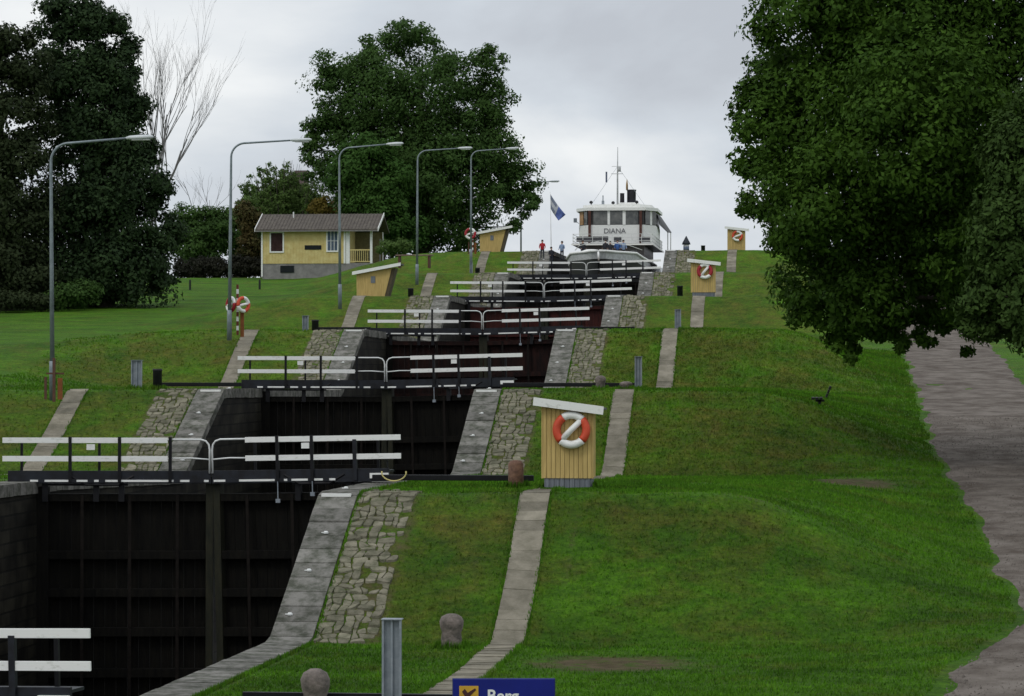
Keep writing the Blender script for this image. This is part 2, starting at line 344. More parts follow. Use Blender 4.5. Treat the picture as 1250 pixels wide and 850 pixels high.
# grass tufts over the near banks
def tufts():
    n = 380000
    # more where close to the camera
    Y = 55 + (175 - 55) * RNG.random(n) ** 1.7
    X = np.where(RNG.random(n) < .82, 6.6 + 18.6 * RNG.random(n), -22 + 14 * RNG.random(n))
    V = np.zeros((n * 3, 3)); sp = np.zeros(n * 3); so = np.zeros(n * 3); k = 0
    # coarse height table for speed
    gx = np.arange(-24, 28.01, .5); gy = np.arange(54, 177.01, .35)
    H = np.array([[ground(x, y) for x in gx] for y in gy]); ST = np.array([[steepness(x, y) for x in gx] for y in gy]); SO = np.array([[soilness(x, y) for x in gx] for y in gy])
    fi = (X - gx[0]) / .5; fj = (Y - gy[0]) / .35; i = fi.astype(int); j = fj.astype(int); u = fi - i; v = fj - j
    bil = lambda A: A[j, i] * (1 - u) * (1 - v) + A[j, i + 1] * u * (1 - v) + A[j + 1, i] * (1 - u) * v + A[j + 1, i + 1] * u * v
    z = bil(H); s_ = bil(ST); q_ = bil(SO)
    keep = ~((np.abs(np.abs(X) - 11.4) < .42 + .14 * RNG.random(n))) & (RNG.random(n) > q_ * 1.1) & ~((X > 6.2) & (X < 7.9) & (s_ > .25)) & ~((X < -6.2) & (X > -7.9) & (s_ > .25)) & (X < np.array([road_left(v_) for v_ in Y]) + .05)
    X, Y, z, s_, q_ = X[keep], Y[keep], z[keep], s_[keep], q_[keep]; n = len(X)
    th = RNG.random(n) * 6.283; wd = (.012 + .022 * RNG.random(n)) * (Y / 75); h = (.035 + .075 * RNG.random(n) ** 2) * np.sqrt(Y / 75)
    # longer unmown blades hugging the path edges, the coping, sheds, bollards and posts
    ex = []
    for _ in range(16000):
        y = 56 + 110 * random.random() ** 1.5; sd_ = random.choice((1, 1, -1)); e_ = random.choice((-.45, .45)); ex.append((sd_ * 11.4 + e_ + random.gauss(0, .035), y, 1.0))
    for _ in range(9000):
        y = 57 + 100 * random.random() ** 1.5; sd_ = random.choice((1, 1, -1)); ex.append((sd_ * (6.36 + abs(random.gauss(0, .05))), y, .9))
    for (cx_, cd_, rr_) in ((9.55, 55, .3), (10.12, 71, .32), (10.2, 85.3, .28), (10.3, 117, .25), (11.25, 118.5, .3), (10.9, 55, .3), (11.8, 118, .25), (-9.25, 119, .3), (-8.4, 119, .24)):
        cy_ = YD(cx_, cd_)
        for _ in range(420): t_ = random.random() * 6.283; qr_ = rr_ + abs(random.gauss(0, .06)); ex.append((cx_ + qr_ * math.cos(t_), cy_ + qr_ * math.sin(t_), 1.5))
    sy_ = YD(11.93, 83.2)
    for _ in range(2600):
        ex.append((11.93 + random.uniform(-.78, .78), sy_ - .06 - abs(random.gauss(0, .05)), .55) if random.random() < .7 else (11.93 + random.choice((-.76, .76)), sy_ + random.uniform(-.05, 1.2), 1.5))
    ex = [e for e in ex if -23.5 < e[0] < 27 and 54.5 < e[1] < 176]
    EX = np.array([e[0] for e in ex]); EY = np.array([e[1] for e in ex]); EK = np.array([e[2] for e in ex])
    X = np.concatenate([X, EX]); Y = np.concatenate([Y, EY]); z = np.concatenate([z, [ground(a, b) for a, b in zip(EX, EY)]]); s_ = np.concatenate([s_, np.zeros(len(EX)) + .1]); q_ = np.concatenate([q_, np.zeros(len(EX))])
    th = np.concatenate([th, RNG.random(len(EX)) * 6.283]); wd = np.concatenate([wd, (.012 + .014 * RNG.random(len(EX))) * EY / 75]); h = np.concatenate([h, (.06 + .11 * RNG.random(len(EX))) * EK]); n = len(X)
    lx = (RNG.random(n) - .5) * .07; ly = (RNG.random(n) - .5) * .07
    V = np.empty((n, 3, 3)); V[:, 0] = np.stack([X - np.cos(th) * wd, Y - np.sin(th) * wd, z - .01], 1); V[:, 1] = np.stack([X + np.cos(th) * wd, Y + np.sin(th) * wd, z - .01], 1); V[:, 2] = np.stack([X + lx, Y + ly, z + h], 1)
    me = bpy.data.meshes.new('grass_tufts'); me.vertices.add(n * 3); me.vertices.foreach_set('co', V.ravel())
    me.loops.add(n * 3); me.loops.foreach_set('vertex_index', np.arange(n * 3, dtype=np.int32)); me.polygons.add(n)
    me.polygons.foreach_set('loop_start', np.arange(0, n * 3, 3, dtype=np.int32)); me.update(calc_edges=True)
    for nm, dat in (('steep', s_), ('soil', q_)):
        at = me.attributes.new(nm, 'FLOAT', 'POINT'); at.data.foreach_set('value', np.repeat(dat, 3))
    me.materials.append(tuft_m); o = bpy.data.objects.new('grass_tufts', me); C.objects.link(o); tag(o, 'short green and olive grass covering the lock banks', 'grass', kind='stuff')
tufts()

# gravel road on the right
gravel_m = mat('gravel', (.175, .153, .133), .98, .2, .8, bump=1.0, bscale=14, spec=.1, col2=(.082, .067, .055), lo=.36, hi=.64, stretch=(1, 1, 1))
mb = MB(); cols = 10; rows = []
yy = axis([(20, 130, .2), (130, 300, 2), (300, 420, 10)])
for y in yy:
    l = road_left(y); r = 30.3 + .4 * mnoise.noise(Vector((y * .3, 9, 0)))
    rw = []
    for i in range(cols + 1):
        x = l + (r - l) * i / cols; edge = i in (0, cols); z = ground(x, y) + (.035 if not edge else -.03)
        if not edge: z += .03 * mnoise.noise(Vector((x * .9, y * .5, 4)))
        rw.append((x, y, z))
    rows.append(rw)
mb.add([p for rw in rows for p in rw], [(j * (cols + 1) + i, j * (cols + 1) + i + 1, (j + 1) * (cols + 1) + i + 1, (j + 1) * (cols + 1) + i) for j in range(len(rows) - 1) for i in range(cols)])
tag(mb.build('gravel_road', gravel_m, smooth_=True), kind='structure')

def loose_stones():
    n = 14000; Y = 56 + 75 * RNG.random(n) ** 1.4; L0_ = np.array([road_left(v) for v in Y]); X = L0_ + .35 + (29.6 - L0_) * RNG.random(n); r = .012 + .035 * RNG.random(n) ** 3
    z = np.array([ground(a, b) for a, b in zip(X, Y)]) + .045
    V = np.empty((n, 5, 3)); th0 = RNG.random(n) * 6
    for k in range(4):
        th = th0 + k * 1.57; V[:, k] = np.stack([X + np.cos(th) * r, Y + np.sin(th) * r, z - .015], 1)
    V[:, 4] = np.stack([X, Y, z + r * .8], 1)
    fs = (np.arange(n)[:, None, None] * 5 + np.array([[0, 1, 4], [1, 2, 4], [2, 3, 4], [3, 0, 4]])[None]).reshape(-1, 3)
    me = bpy.data.meshes.new('loose_stones'); me.from_pydata(V.reshape(-1, 3).tolist(), [], fs.tolist()); me.materials.append(mat('pebble', (.19, .165, .145), .95, .3, .9, col2=(.07, .06, .05), lo=.3, hi=.7))
    o = bpy.data.objects.new('loose_stones', me); C.objects.link(o); tag(o, 'small loose stones scattered over the gravel road', 'gravel', kind='stuff')
loose_stones()
# slab paths on both banks: separate slabs with open joints
for side in (1, -1):
    mb = MB(); y = 30.0; q = 0
    while y < 262:
        L_ = .48; q += 1
        for (a0, a1) in ((-.44, .44),):
            a = side * 11.4 + .03 * math.sin(y * .7); g = .022
            tilt = random.uniform(-.012, .012); tk = random.uniform(-.008, .012)
            vs = [(a + a0 + g, y, ground(a + a0, y) + .035 + tk), (a + a1 - g, y, ground(a + a1, y) + .035 + tk + tilt), (a + a1 - g, y + L_ - g, ground(a + a1, y + L_) + .03 + tk + tilt), (a + a0 + g, y + L_ - g, ground(a + a0, y + L_) + .03 + tk)]
            mb.add(vs + [(p[0], p[1], p[2] - .14) for p in vs], [(0, 1, 2, 3), (0, 4, 5, 1), (1, 5, 6, 2), (2, 6, 7, 3), (3, 7, 4, 0)])
        y += L_
    tag(mb.build('slab_path', slab_m), kind='structure')

# cobble revetments beside the chamber on each slope
def cobbles(side):
    mb = MB(); RR = random.Random(40 + side)
    for n in range(1, 7):
        y0, y1 = CR[n] - 7.5, CR[n] + (2.2 if n == 1 else .8)
        st = .26 if n < 4 else .34; NR = int((y1 - y0) / st); NC = 7; W_ = 1.62
        lat = {}
        for j in range(NR + 1):
            for i in range(NC + 1):
                fx = RR.uniform(-.42, .42) if 0 < i < NC else RR.uniform(-.05, .35); lat[i, j] = (6.34 + W_ * (i + fx * (1 if i < NC else .8)) / NC, y0 + st * (j + RR.uniform(-.36, .36)))
        j = 0
        for j in range(NR):
            i = 0
            while i < NC:
                w2 = 2 if (i < NC - 1 and RR.random() < .28) else 1
                if RR.random() < (.05 if i + w2 < NC else .25): i += w2; continue
                c = [lat[i, j], lat[i + w2, j], lat[i + w2, j + 1], lat[i, j + 1]]
                mx_ = sum(p[0] for p in c) / 4; my_ = sum(p[1] for p in c) / 4; sh = RR.uniform(.86, .97)
                poly = []
                for q in range(4):      # cut corners for a natural outline
                    a, b = c[q], c[(q + 1) % 4]
                    for t in (RR.uniform(.08, .22), RR.uniform(.76, .92)): poly.append((mx_ + (a[0] + (b[0] - a[0]) * t - mx_) * sh, my_ + (a[1] + (b[1] - a[1]) * t - my_) * sh))
                hh = RR.uniform(.01, .075); tx, ty = RR.uniform(-.06, .06), RR.uniform(-.06, .06); k = len(poly)
                top = [(side * (mx_ + (x - mx_) * .9), my_ + (y - my_) * .9, terr(my_ + (y - my_) * .9) + hh + (x - mx_) * tx + (y - my_) * ty) for x, y in poly]; bot = [(side * x, y, terr(y) - .05) for x, y in poly]
                mb.add(top + bot, [tuple(range(k))] + [(q, q + k, (q + 1) % k + k, (q + 1) % k) for q in range(k)]); i += w2
    tag(mb.build('cobble_paving', stone_m), kind='structure')
cobbles(1); cobbles(-1)

# ------------------------------------------------------------------ lock walls
bands = [(n, CR[n] - 18.0 if n > 1 else 20, CR[n + 1] - 18.0 if n < 6 else 440) for n in range(1, 7)]
for side in (1, -1):
    sname = 'right' if side > 0 else 'left'
    th = empty('lock_wall', (side * 5.8, 90, terr(90)), 'long stepped granite wall lining the %s side of the lock chambers' % sname, 'lock wall')
    inv = Vector(th.location)
    mw = MB(); mc = MB(); prev = None
    yy = sorted(set([20 + .7 * i for i in range(601)]))
    for a, b in zip(yy, yy[1:]):
        for m_, x0, x1, t0, bdep in ((mc, 5.22, 6.33, .06, .38),):
            g = .022; za, zb = terr(a + g) + t0, terr(b - g) + t0
            jit = .03 * mnoise.noise(Vector((a, side, 2)))
            vs = [(side * x0, a + g, za + jit), (side * x1, a + g, za + jit), (side * x1, b - g, zb + jit), (side * x0, b - g, zb + jit)]
            vs2 = [(p[0], p[1], p[2] - bdep) for p in vs]
            m_.add([Vector(p) - inv for p in vs + vs2], [(0, 1, 2, 3), (0, 4, 5, 1), (1, 5, 6, 2), (2, 6, 7, 3), (3, 7, 4, 0), (4, 7, 6, 5)])
    # masonry face
    for a, b in zip(yy, yy[1:]):
        za, zb = terr(a) - .3, terr(b) - .3; lo = -16 if a < 90 else terr(a) - 12
        mw.add([Vector(p) - inv for p in ((side * 5.27, a, za), (side * 5.27, b, zb), (side * 5.27, b, lo), (side * 5.27, a, lo))], [(0, 1, 2, 3)])
        mw.add([Vector(p) - inv for p in ((side * 6.30, a, za), (side * 6.30, b, zb), (side * 6.30, b, lo), (side * 6.30, a, lo))], [(0, 1, 2, 3)])
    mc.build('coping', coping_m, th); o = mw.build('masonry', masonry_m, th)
    for n in range(1, 7):
        m = MB(); y = CR[n]
        m.box(side * 5.75 - .42, side * 5.75 + .42, y - .28, y - .14, terr(y - .2) + .03, terr(y - .2) + .115); o = m.build('edge_marking', white, th); o.location = -inv
        for k, yo in enumerate((-6.2, -4.1, -2.2, 2.6)):
            m = MB(); yb = y + yo; xb = side * (5.55 + .25 * ((k * 37) % 3) / 2); m.lathe([(.07, 0), (.07, .04), (.04, .07)], (xb, yb, terr(yb) + .05), 8); m.box(xb - .12, xb + .03, yb - .03, yb + .03, terr(yb) + .06, terr(yb) + .09)
            o = m.build('mooring_ring', whiteM, th); o.location = -inv
# water in each chamber
mb = MB()
for n in range(0, 7):
    y0 = GY[n] + .6 if n else 20; y1 = (GY[n + 1] + 1.2) if n < 6 else 440
    wz = {0: -11.2, 1: -7.4, 2: -4.6, 3: -1.8, 4: .9, 5: 6.2, 6: 9.3}[n]
    if n == 0: y1 = GY[1] + .6
    mb = MB(); mb.add([(-5.4, y0, wz), (5.4, y0, wz), (5.4, y1, wz), (-5.4, y1, wz)], [(0, 1, 2, 3)]); tag(mb.build('water', water_m), kind='structure')

# ------------------------------------------------------------------ lock gates
LEN = {1: 6.4, -1: 6.65}
def make_leaf(side, panel_mat, label):
    """local u axis = +x*side from the mitre; z=0 is the walkway top"""
    t = empty('lock_gate', (0, 0, 0), label, 'lock gate', 'lock gate leaves')
    s = side; L_ = LEN[side]
    def bx(m, u0, u1, y0, y1, z0, z1, b=0): m.box(min(s * u0, s * u1), max(s * u0, s * u1), y0, y1, z0, z1, b=b)
    # panel
    m = MB()
    for k in range(15):
        a = .26 + k * .355; bx(m, a, a + .345, .13, .13 + .06 + .006 * (k % 3), -8.0, -.92)
    m.build('planking', panel_mat, t)
    for z, h in ((-.92, .24), (-2.75, .26), (-3.95, .26), (-5.2, .28), (-6.5, .28)):
        m = MB(); bx(m, .25, 5.45, -.16, .125, z, z + h, b=.02); m.build('cross_beam', panel_mat, t)
    for u in (1.1, 2.6, 4.1):
        m = MB(); bx(m, u, u + .10, -.175, -.162, -7.5, -.72); m.build('iron_strap', mat('rusty_iron', (.013, .010, .008), .8, .3, 5, spec=.15), t)
    m = MB(); bx(m, .02, .25, -.2, .2, -8, -.12, b=.03); m.build('mitre_post', slimy, t)
    m = MB(); bx(m, 5.2, 5.6, -.24, .26, -8, -.45, b=.03); m.build('heel_post', wetwood, t)
    # walkway
    m = MB(); bx(m, .08, L_ - (.45 if s > 0 else .2), -.42, -.34, -.34, .06); bx(m, .08, L_ - .5, -.34, .30, -.06, .0); m.build('walkway', navy, t)
    m = MB(); bx(m, .15, 4.2 if s > 0 else 5.75, -.448, -.425, -.29, -.225); m.build('white_edging', white, t)
    for a, b in (((.55, 1.0), (2.2, 2.5), (2.62, 2.75), (3.3, 3.45), (3.8, 4.0)) if s > 0 else ((.3, .75), (1.05, 1.25), (3.4, 3.6), (3.75, 3.95), (4.3, 4.45), (5.3, 5.5))):
        m = MB(); bx(m, a, b, -.465, -.449, -.31, -.20); m.build('clamp', navy, t)
    if s > 0:
        m = MB(); bx(m, 5.35, 5.95, -.50, -.43, -.24, -.08); m.build('end_plate', white, t)
    for u in ((2.9, 4.6, 5.1) if s > 0 else (2.9, 3.7, 5.3, 6.0)):
        m = MB(); bx(m, u - .09, u + .09, -.30, -.12, -.92, -.06); m.build('bracket', black, t)
    m = MB()
    for z in (-.42,): bx(m, 2.7, 5.3, -.26, -.16, z, z + .07)
    m.tube([(s * 2.5, -.4, -.1), (s * 3.0, -.4, -.38), (s * 4.0, -.4, -.38), (s * 4.5, -.4, -.1)], .045, 6); m.build('brace', black, t)
    if s > 0:
        for u, l in ((2.3, .85), (3.45, .65)):
            m = MB(); m.tube([(u, -.47, -.3), (u, -.47, -l)], .018, 5); m.box(u - .07, u + .07, -.50, -.44, -l - .12, -l); m.build('hanging_rod', galv, t)
    # railings
    st = 1.2 if s > 0 else 1.4
    for z in (1.02, .44):
        m = MB(); cuts = [st] + ([2.3, 3.45] if s > 0 else [2.95, 4.5]) + [L_]
        for a, b in zip(cuts, cuts[1:]): bx(m, a + .035, b - .035, -.47, -.42, z - .085, z + .085, b=.008)
        m.build('rail_plank', white, t)
    m = MB(); zt = 1.05
    m.tube([(s * .12, -.44, -.02), (s * .12, -.44, zt - .32), (s * .15, -.44, zt - .16), (s * .24, -.44, zt - .05), (s * .40, -.44, zt), (s * (st + .1), -.44, zt)], .03, 8); m.build('curved_handrail', whiteM, t, True)
    m = MB(); m.tube([(s * .12, -.44, .42), (s * .7, -.44, .46), (s * (st + .1), -.44, .45)], .024, 8); m.build('lower_handrail', whiteM, t, True)
    for u in ((2.3, 3.45) if s > 0 else (1.36, 2.95, 4.5)):
        m = MB(); bx(m, u - .05, u + .05, -.49, -.38, -.3, 1.13); m.build('rail_post', black, t)
    for u in ((1.3, 5.4) if s > 0 else (3.65, 6.1)):
        m = MB(); bx(m, u - .04, u + .04, .22, .30, -.06, .93); m.build('rail_post', black, t)
    m = MB(); u = 3.25 if s > 0 else 3.85; bx(m, u - .13, u + .13, -.50, -.475, .72, .90); m.build('notice_plate', white, t)
    return t
glab = {1: 'right leaf of the second nearest lock gate, its rails ending above the stone coping behind the bollards', -1: ''}
gate_names = {0: 'nearest lock gate, cut off by the bottom left corner', 1: 'second nearest lock gate, spanning the big dark chamber', 2: 'third lock gate, level with the lifebuoy shed roof',
              3: 'fourth lock gate, over dark rusty timber', 4: 'fifth lock gate, with red brown planking below', 5: 'sixth and highest lock gate, just below the white ship'}
base = {}
walk = {0: -5.90, 1: -3.40, 2: -.72, 3: 2.05, 4: 4.72, 5: 7.42}
for n in range(0, 6):
    for s in (1, -1):
        lab = '%s white railed leaf of the %s' % ('right' if s > 0 else 'left', gate_names[n])
        pm = redwood if n == 4 else rustwood if n == 3 else wetwood
        if n == 0 and s < 0: continue
        if (s, pm.name) not in base: o = base[(s, pm.name)] = make_leaf(s, pm, lab)
        else: o = dup(base[(s, pm.name)]); relabel(o, lab)
        o.location = (.32 if n == 0 else .2, GY[n], walk[n]); a = rad(9)
        o.rotation_euler = (rad(0), (-rad(1.35) if s > 0 else rad(.15)), (-a if s > 0 else a))
        if n == 0:
            m = MB(); m.box(4.8, 4.92, -.49, -.38, -.3, .98); m.build('rail_post', navy, o)
# push rods from gates to banks
def rod(n, side, xa, xb, label, z=.18, yo=-1.1):
    y = GY[n] + yo - .9; zz = Z[n] + z; m = MB(); cx = side * (xa + xb) / 2
    m.box(-(xb - xa) / 2, (xb - xa) / 2, -.09, .09, -.085, .085, b=.02); o = m.build('push_rod', black); o.location = (cx, y, zz); tag(o, label, 'push rod', 'black rods that drive the lock gates')
rod(1, 1, 5.6, 10.6, 'black horizontal rod from the second nearest gate to the reddish bollard by the near shed')
rod(2, 1, 5.6, 11.6, 'black horizontal rod lying behind the near shed roof on the right bank')
rod(2, -1, 6.0, 9.6, 'black horizontal rod on the left bank running to the dark bollard')
rod(3, 1, 5.7, 9.0, 'black horizontal rod beside the fourth gate on the right bank')
rod(3, -1, 6.0, 9.3, 'black horizontal rod on the left bank at the fourth gate')
m = MB(); m.box(-2.1, 2.1, -.06, .06, -.045, .045, b=.01); o = m.build('push_rod', black); q = W(425, 849, 55.5); o.location = q; tag(o, 'black horizontal rod at the bottom edge between nearest bollard and steel post', 'push rod', 'black rods that drive the lock gates')
# hose loop
m = MB(); q = W(0, 0, 1); pts = []
for i in range(13):
    th = math.pi * (.95 + 1.1 * i / 12); pts.append((.38 * math.cos(th), 0, .26 * math.sin(th)))
m.tube(pts, .022, 6); o = m.build('hose', hose_m, None, True); o.location = (6.3, 86.0, -3.30); tag(o, 'pale yellow hose hanging in a loop at the end of the second nearest gate', 'hose')

# ------------------------------------------------------------------ trees
def leaves_mesh(name, centers, radii, n, size, mats, parent, up=.35, clump=None, flat=.75, seed=0, spiky=False):
    """centers/radii: crown lobes in world space. Leaves sit in small clumps spread through the lobes."""
    R = np.random.default_rng(seed); cs_ = np.array(centers); rs_ = np.array(radii); vol = (rs_[:, 0] * rs_[:, 1] * rs_[:, 2]) ** .72; pr = vol / vol.sum()
    ncl = clump or max(30, n // 160); idx = R.choice(len(cs_), ncl, p=pr)
    d = R.normal(size=(ncl, 3)); d /= np.linalg.norm(d, axis=1)[:, None]; rr = R.random(ncl) ** .42
    cl = cs_[idx] + d * rs_[idx] * rr[:, None]; cr_ = rs_[idx].mean(1) * (.17 + .15 * R.random(ncl)) + size * 1.5
    k = R.integers(0, ncl, n); dd = R.normal(size=(n, 3)); dd /= np.linalg.norm(dd, axis=1)[:, None]
    q = R.random(n) ** .5
    off = dd * (cr_[k] * q)[:, None]; off[:, 2] *= flat
    P = cl[k] + off
    nr = dd * .9 + d[k] * .55 + R.normal(size=(n, 3)) * .55 + np.array([0, 0, up]); nr /= np.linalg.norm(nr, axis=1)[:, None]
    a = np.cross(nr, R.normal(size=(n, 3))); a /= np.linalg.norm(a, axis=1)[:, None]; b = np.cross(nr, a)
    sz = size * (.6 + .8 * R.random(n)); la = (a * sz[:, None]); lb = (b * (sz * .62)[:, None])
    V = np.empty((n, 4, 3)); V[:, 0] = P - la * .55; V[:, 1] = P + lb * .5 - nr * (sz * .12)[:, None]; V[:, 2] = P + la * .6; V[:, 3] = P - lb * .5 - nr * (sz * .12)[:, None]
    me = bpy.data.meshes.new(name); me.vertices.add(n * 4); org = np.array(parent.location) if parent else np.zeros(3)
    me.vertices.foreach_set('co', (V - org).ravel()); me.loops.add(n * 4); me.loops.foreach_set('vertex_index', np.arange(n * 4, dtype=np.int32))
    me.polygons.add(n); me.polygons.foreach_set('loop_start', np.arange(0, n * 4, 4, dtype=np.int32)); me.update(calc_edges=True); me.materials.append(mats)
    o = bpy.data.objects.new(name, me); C.objects.link(o); o.parent = parent; return o, cl
def limbs(base_pt, top_pt, r0, cl, parent, m_bark, nb=40, seed=1, off=.35, rb=None):
    R = random.Random(seed); m = MB(); B = Vector(base_pt); T = Vector(top_pt); org = Vector(parent.location); n = 9; tr = []
    for i in range(n + 1):
        t = i / n; p = B.lerp(T, t) + Vector((R.uniform(-1, 1), R.uniform(-1, 1), 0)) * r0 * .5 * (t > 0); tr.append(p)
    rs = [r0 * (1.35 if i == 0 else 1 - .8 * i / n) for i in range(n + 1)]
    m.tube([p - org for p in tr], rs, 10); m.build('trunk', m_bark, parent, True)
    m = MB(); idx = list(range(len(cl))); R.shuffle(idx)
    for q in idx[:nb]:
        c = Vector(cl[q]); t = max(.18, min(.95, ((c.z - B.z) / (T.z - B.z)) * .75)); i = int(t * n); s = tr[i]; mid = s.lerp(c, .5) + Vector((0, 0, (c - s).length * .12)); r = rs[i] * .30
        m.tube([s - org, s.lerp(mid, .5) - org, mid - org, mid.lerp(c, .6) - org, c - org], [r, r * .8, r * .55, r * .35, r * .1], 6)
    m.build('limbs', m_bark, parent, True)
def tree(label, base_px, base_z, d, lobes, n, size, lm, r0=.4, topk=.8, cat='tree', name='tree', nb=40, group=None, seed=1, flat=.75, clump=None, depth=.85, trunk=True, basept=None):
    b = Vector(basept) if basept else W(base_px, 0, d); b.z = base_z
    t = empty(name, b, label, cat, group)
    cen = []; rr = []
    for l in lobes:
        px, py, rx, ry = l[:4]; dd = d + (l[4] if len(l) > 4 else 0); c = W(px, py, dd); cen.append(tuple(c)); a = rx / F * dd; h = ry / F * dd; rr.append((a, a * depth, h))
    o, cl = leaves_mesh('crown', cen, rr, n, size, lm, t, seed=seed, flat=flat, clump=clump)
    if trunk:
        top = Vector(np.average(np.array(cen), axis=0)); zt = max(c[2] + r[2] * .5 for c, r in zip(cen, rr)); top.z = b.z + (zt - b.z) * topk
        limbs(b - Vector((0, 0, .4)), top, r0, cl, t, bark, nb, seed)
    return t
maple = leaf_mat('maple_leaf', (.022, .052, .007), (.062, .128, .013), .25)
maple2 = leaf_mat('far_right_leaf', (.030, .058, .014), (.058, .105, .022), .25)
dark1 = leaf_mat('dark_leaf', (.014, .027, .012), (.034, .062, .020), .2)
dark2 = leaf_mat('brownish_dark_leaf', (.016, .025, .010), (.036, .050, .019), .15)
midg = leaf_mat('mid_leaf', (.032, .066, .018), (.070, .135, .030), .35)
lightg = leaf_mat('fresh_leaf', (.030, .076, .014), (.058, .125, .024), .3)
bushg = leaf_mat('bush_leaf', (.058, .105, .026), (.12, .19, .050), .3)
russet = leaf_mat('russet_leaf', (.040, .048, .014), (.085, .060, .022), .25)
yellowish = leaf_mat('yellowing_leaf', (.08, .065, .012), (.17, .13, .025), .3)
hedge_m = leaf_mat('hedge_leaf', (.012, .014, .010), (.030, .030, .020), .15)

# the big maple on the right (trunk stands right of the gravel road, out of frame)
_rr = random.Random(77); DROOP = []
for _ in range(34):
    _x = _rr.uniform(1020, 1175); _y0 = 395 if _x < 1090 else 385
    _n = _rr.choice((0, 1, 3, 5)); _y0 += _rr.uniform(-6, 6)
    for _k in range(_n): DROOP.append((_x + _rr.uniform(-6, 6), _y0 + _k * 9, 9 - 1.2 * _k, 7, _rr.uniform(-3, 3)))
tree('huge dark green maple overhanging the gravel road, filling the upper right', 0, -4.0, 108,
     [(1000, 20, 85, 75), (955, 95, 50, 55, 3), (950, 160, 62, 65), (1000, 235, 85, 75, -3), (955, 225, 42, 50), (1035, 300, 85, 65), (1005, 352, 60, 48, 2), (975, 285, 38, 34), (1000, 150, 70, 80), (1050, 90, 70, 80), (930, 120, 26, 30), (915, 200, 22, 30), (930, 250, 26, 26), (985, 375, 30, 24), (1055, 395, 34, 22), (1125, 388, 20, 20), (1175, 300, 55, 60, -4), (1185, 360, 42, 36, -3), (1015, 392, 26, 24), (1150, 402, 14, 12), (1135, 412, 10, 14, 2), (1035, 412, 18, 14), (1060, 368, 55, 45, -2), (1150, 350, 55, 55, 3),
      (1110, 20, 120, 110), (1120, 150, 120, 110, -4), (1130, 260, 110, 95), (1220, 80, 110, 120), (1230, 220, 110, 110, 3), (1235, 330, 90, 80, 6), (1340, 60, 120, 160), (1340, 240, 120, 140), (1120, -90, 150, 90), (1280, -90, 150, 90), (1160, 385, 26, 26, 2), (1085, 398, 26, 26, 0)] + DROOP,
     270000, .20, maple, r0=.75, topk=.75, name='maple_tree', nb=12, basept=(32.5, 106, 0), seed=5, clump=2300)
tree('lighter green tree hanging over the far side of the gravel road at the right edge', 0, -3.6, 99,
     [(1250, 200, 48, 75), (1235, 290, 50, 60), (1225, 365, 46, 50), (1290, 260, 70, 120), (1300, 380, 80, 55), (1340, 150, 90, 110), (1195, 375, 28, 34)], 80000, .20, maple2, r0=.35, name='broadleaf_tree', nb=30, basept=(31.6, 98, 0), seed=8, clump=500)
# center
tree('large spreading dark tree with ragged crown behind the yellow cottage and lamps', 512, 10.4, 308,
     [(505, 42, 38, 28), (460, 62, 34, 30), (415, 82, 32, 30), (592, 82, 32, 32), (545, 95, 40, 40), (480, 110, 95, 55), (600, 150, 34, 50), (560, 175, 60, 50), (530, 230, 90, 60), (440, 140, 60, 50), (500, 180, 90, 50), (470, 250, 70, 50), (560, 290, 50, 22), (610, 190, 34, 40), (600, 235, 40, 34), (580, 120, 40, 36), (400, 130, 26, 34), (408, 170, 30, 42), (385, 165, 20, 26), (395, 200, 26, 30), (620, 222, 38, 42), (645, 236, 16, 26), (632, 275, 12, 22), (510, 220, 95, 55), (540, 275, 60, 34), (480, 285, 70, 30)],
     125000, .34, midg, r0=.9, topk=.8, name='elm_tree', nb=60, seed=12, clump=800)
tree('rounded fresh green tree in front of the large dark central tree', 470, 9.6, 299, [(450, 186, 34, 24), (432, 215, 32, 34), (470, 235, 38, 42), (450, 275, 44, 34), (490, 275, 26, 36)], 34000, .36, lightg, r0=.3, name='lime_tree', nb=20, seed=14, clump=260)
# left
tree('tall near black tree with foliage down to the lawn, right of the left pair', 128, 4.8, 232, [(85, 22, 42, 28), (120, 35, 34, 30), (65, 70, 44, 40), (135, 75, 40, 36), (100, 110, 70, 45), (155, 120, 28, 34), (120, 165, 66, 50), (175, 195, 22, 26), (130, 220, 75, 50), (190, 235, 24, 24), (110, 270, 85, 45), (185, 290, 36, 34), (110, 325, 95, 38), (190, 340, 34, 24), (110, 356, 95, 16)], 95000, .32, dark1, r0=.6, name='horse_chestnut_tree', nb=40, seed=21, clump=620)
tree('dark brownish green tree cut by the left edge', 5, 4.6, 226, [(28, 90, 34, 50), (34, 170, 34, 60), (30, 260, 40, 60), (30, 340, 44, 34), (-10, 60, 40, 50), (0, 140, 55, 70), (5, 240, 60, 70), (0, 330, 65, 44), (-70, 120, 70, 110), (-70, 280, 80, 90)], 75000, .33, dark2, r0=.6, name='spruce_tree', nb=30, seed=23, clump=520)
tree('low dark shrub at the foot of the left trees beside the lamp', 88, 4.5, 223, [(95, 358, 26, 14), (70, 364, 20, 11)], 4500, .26, midg, cat='shrub', name='shrub', trunk=False, seed=25, clump=60)
tree('low brownish shrub at the left edge under the trees', 15, 4.5, 222, [(15, 366, 26, 10), (48, 368, 14, 8)], 3000, .26, dark2, cat='shrub', name='shrub', trunk=False, seed=27, clump=40)
tree('rounded green tree behind the dark hedge left of the cottage', 248, 9.2, 306, [(225, 275, 26, 24), (262, 278, 28, 26), (240, 300, 40, 26)], 14000, .34, midg, r0=.25, name='apple_tree', nb=14, seed=31, clump=110)
tree('small thin crowned tree between lamp and round green tree', 292, 9.3, 310, [(285, 272, 16, 24), (300, 262, 18, 22), (292, 300, 20, 24)], 7000, .30, bushg, r0=.2, name='young_tree', nb=12, seed=33, clump=70)
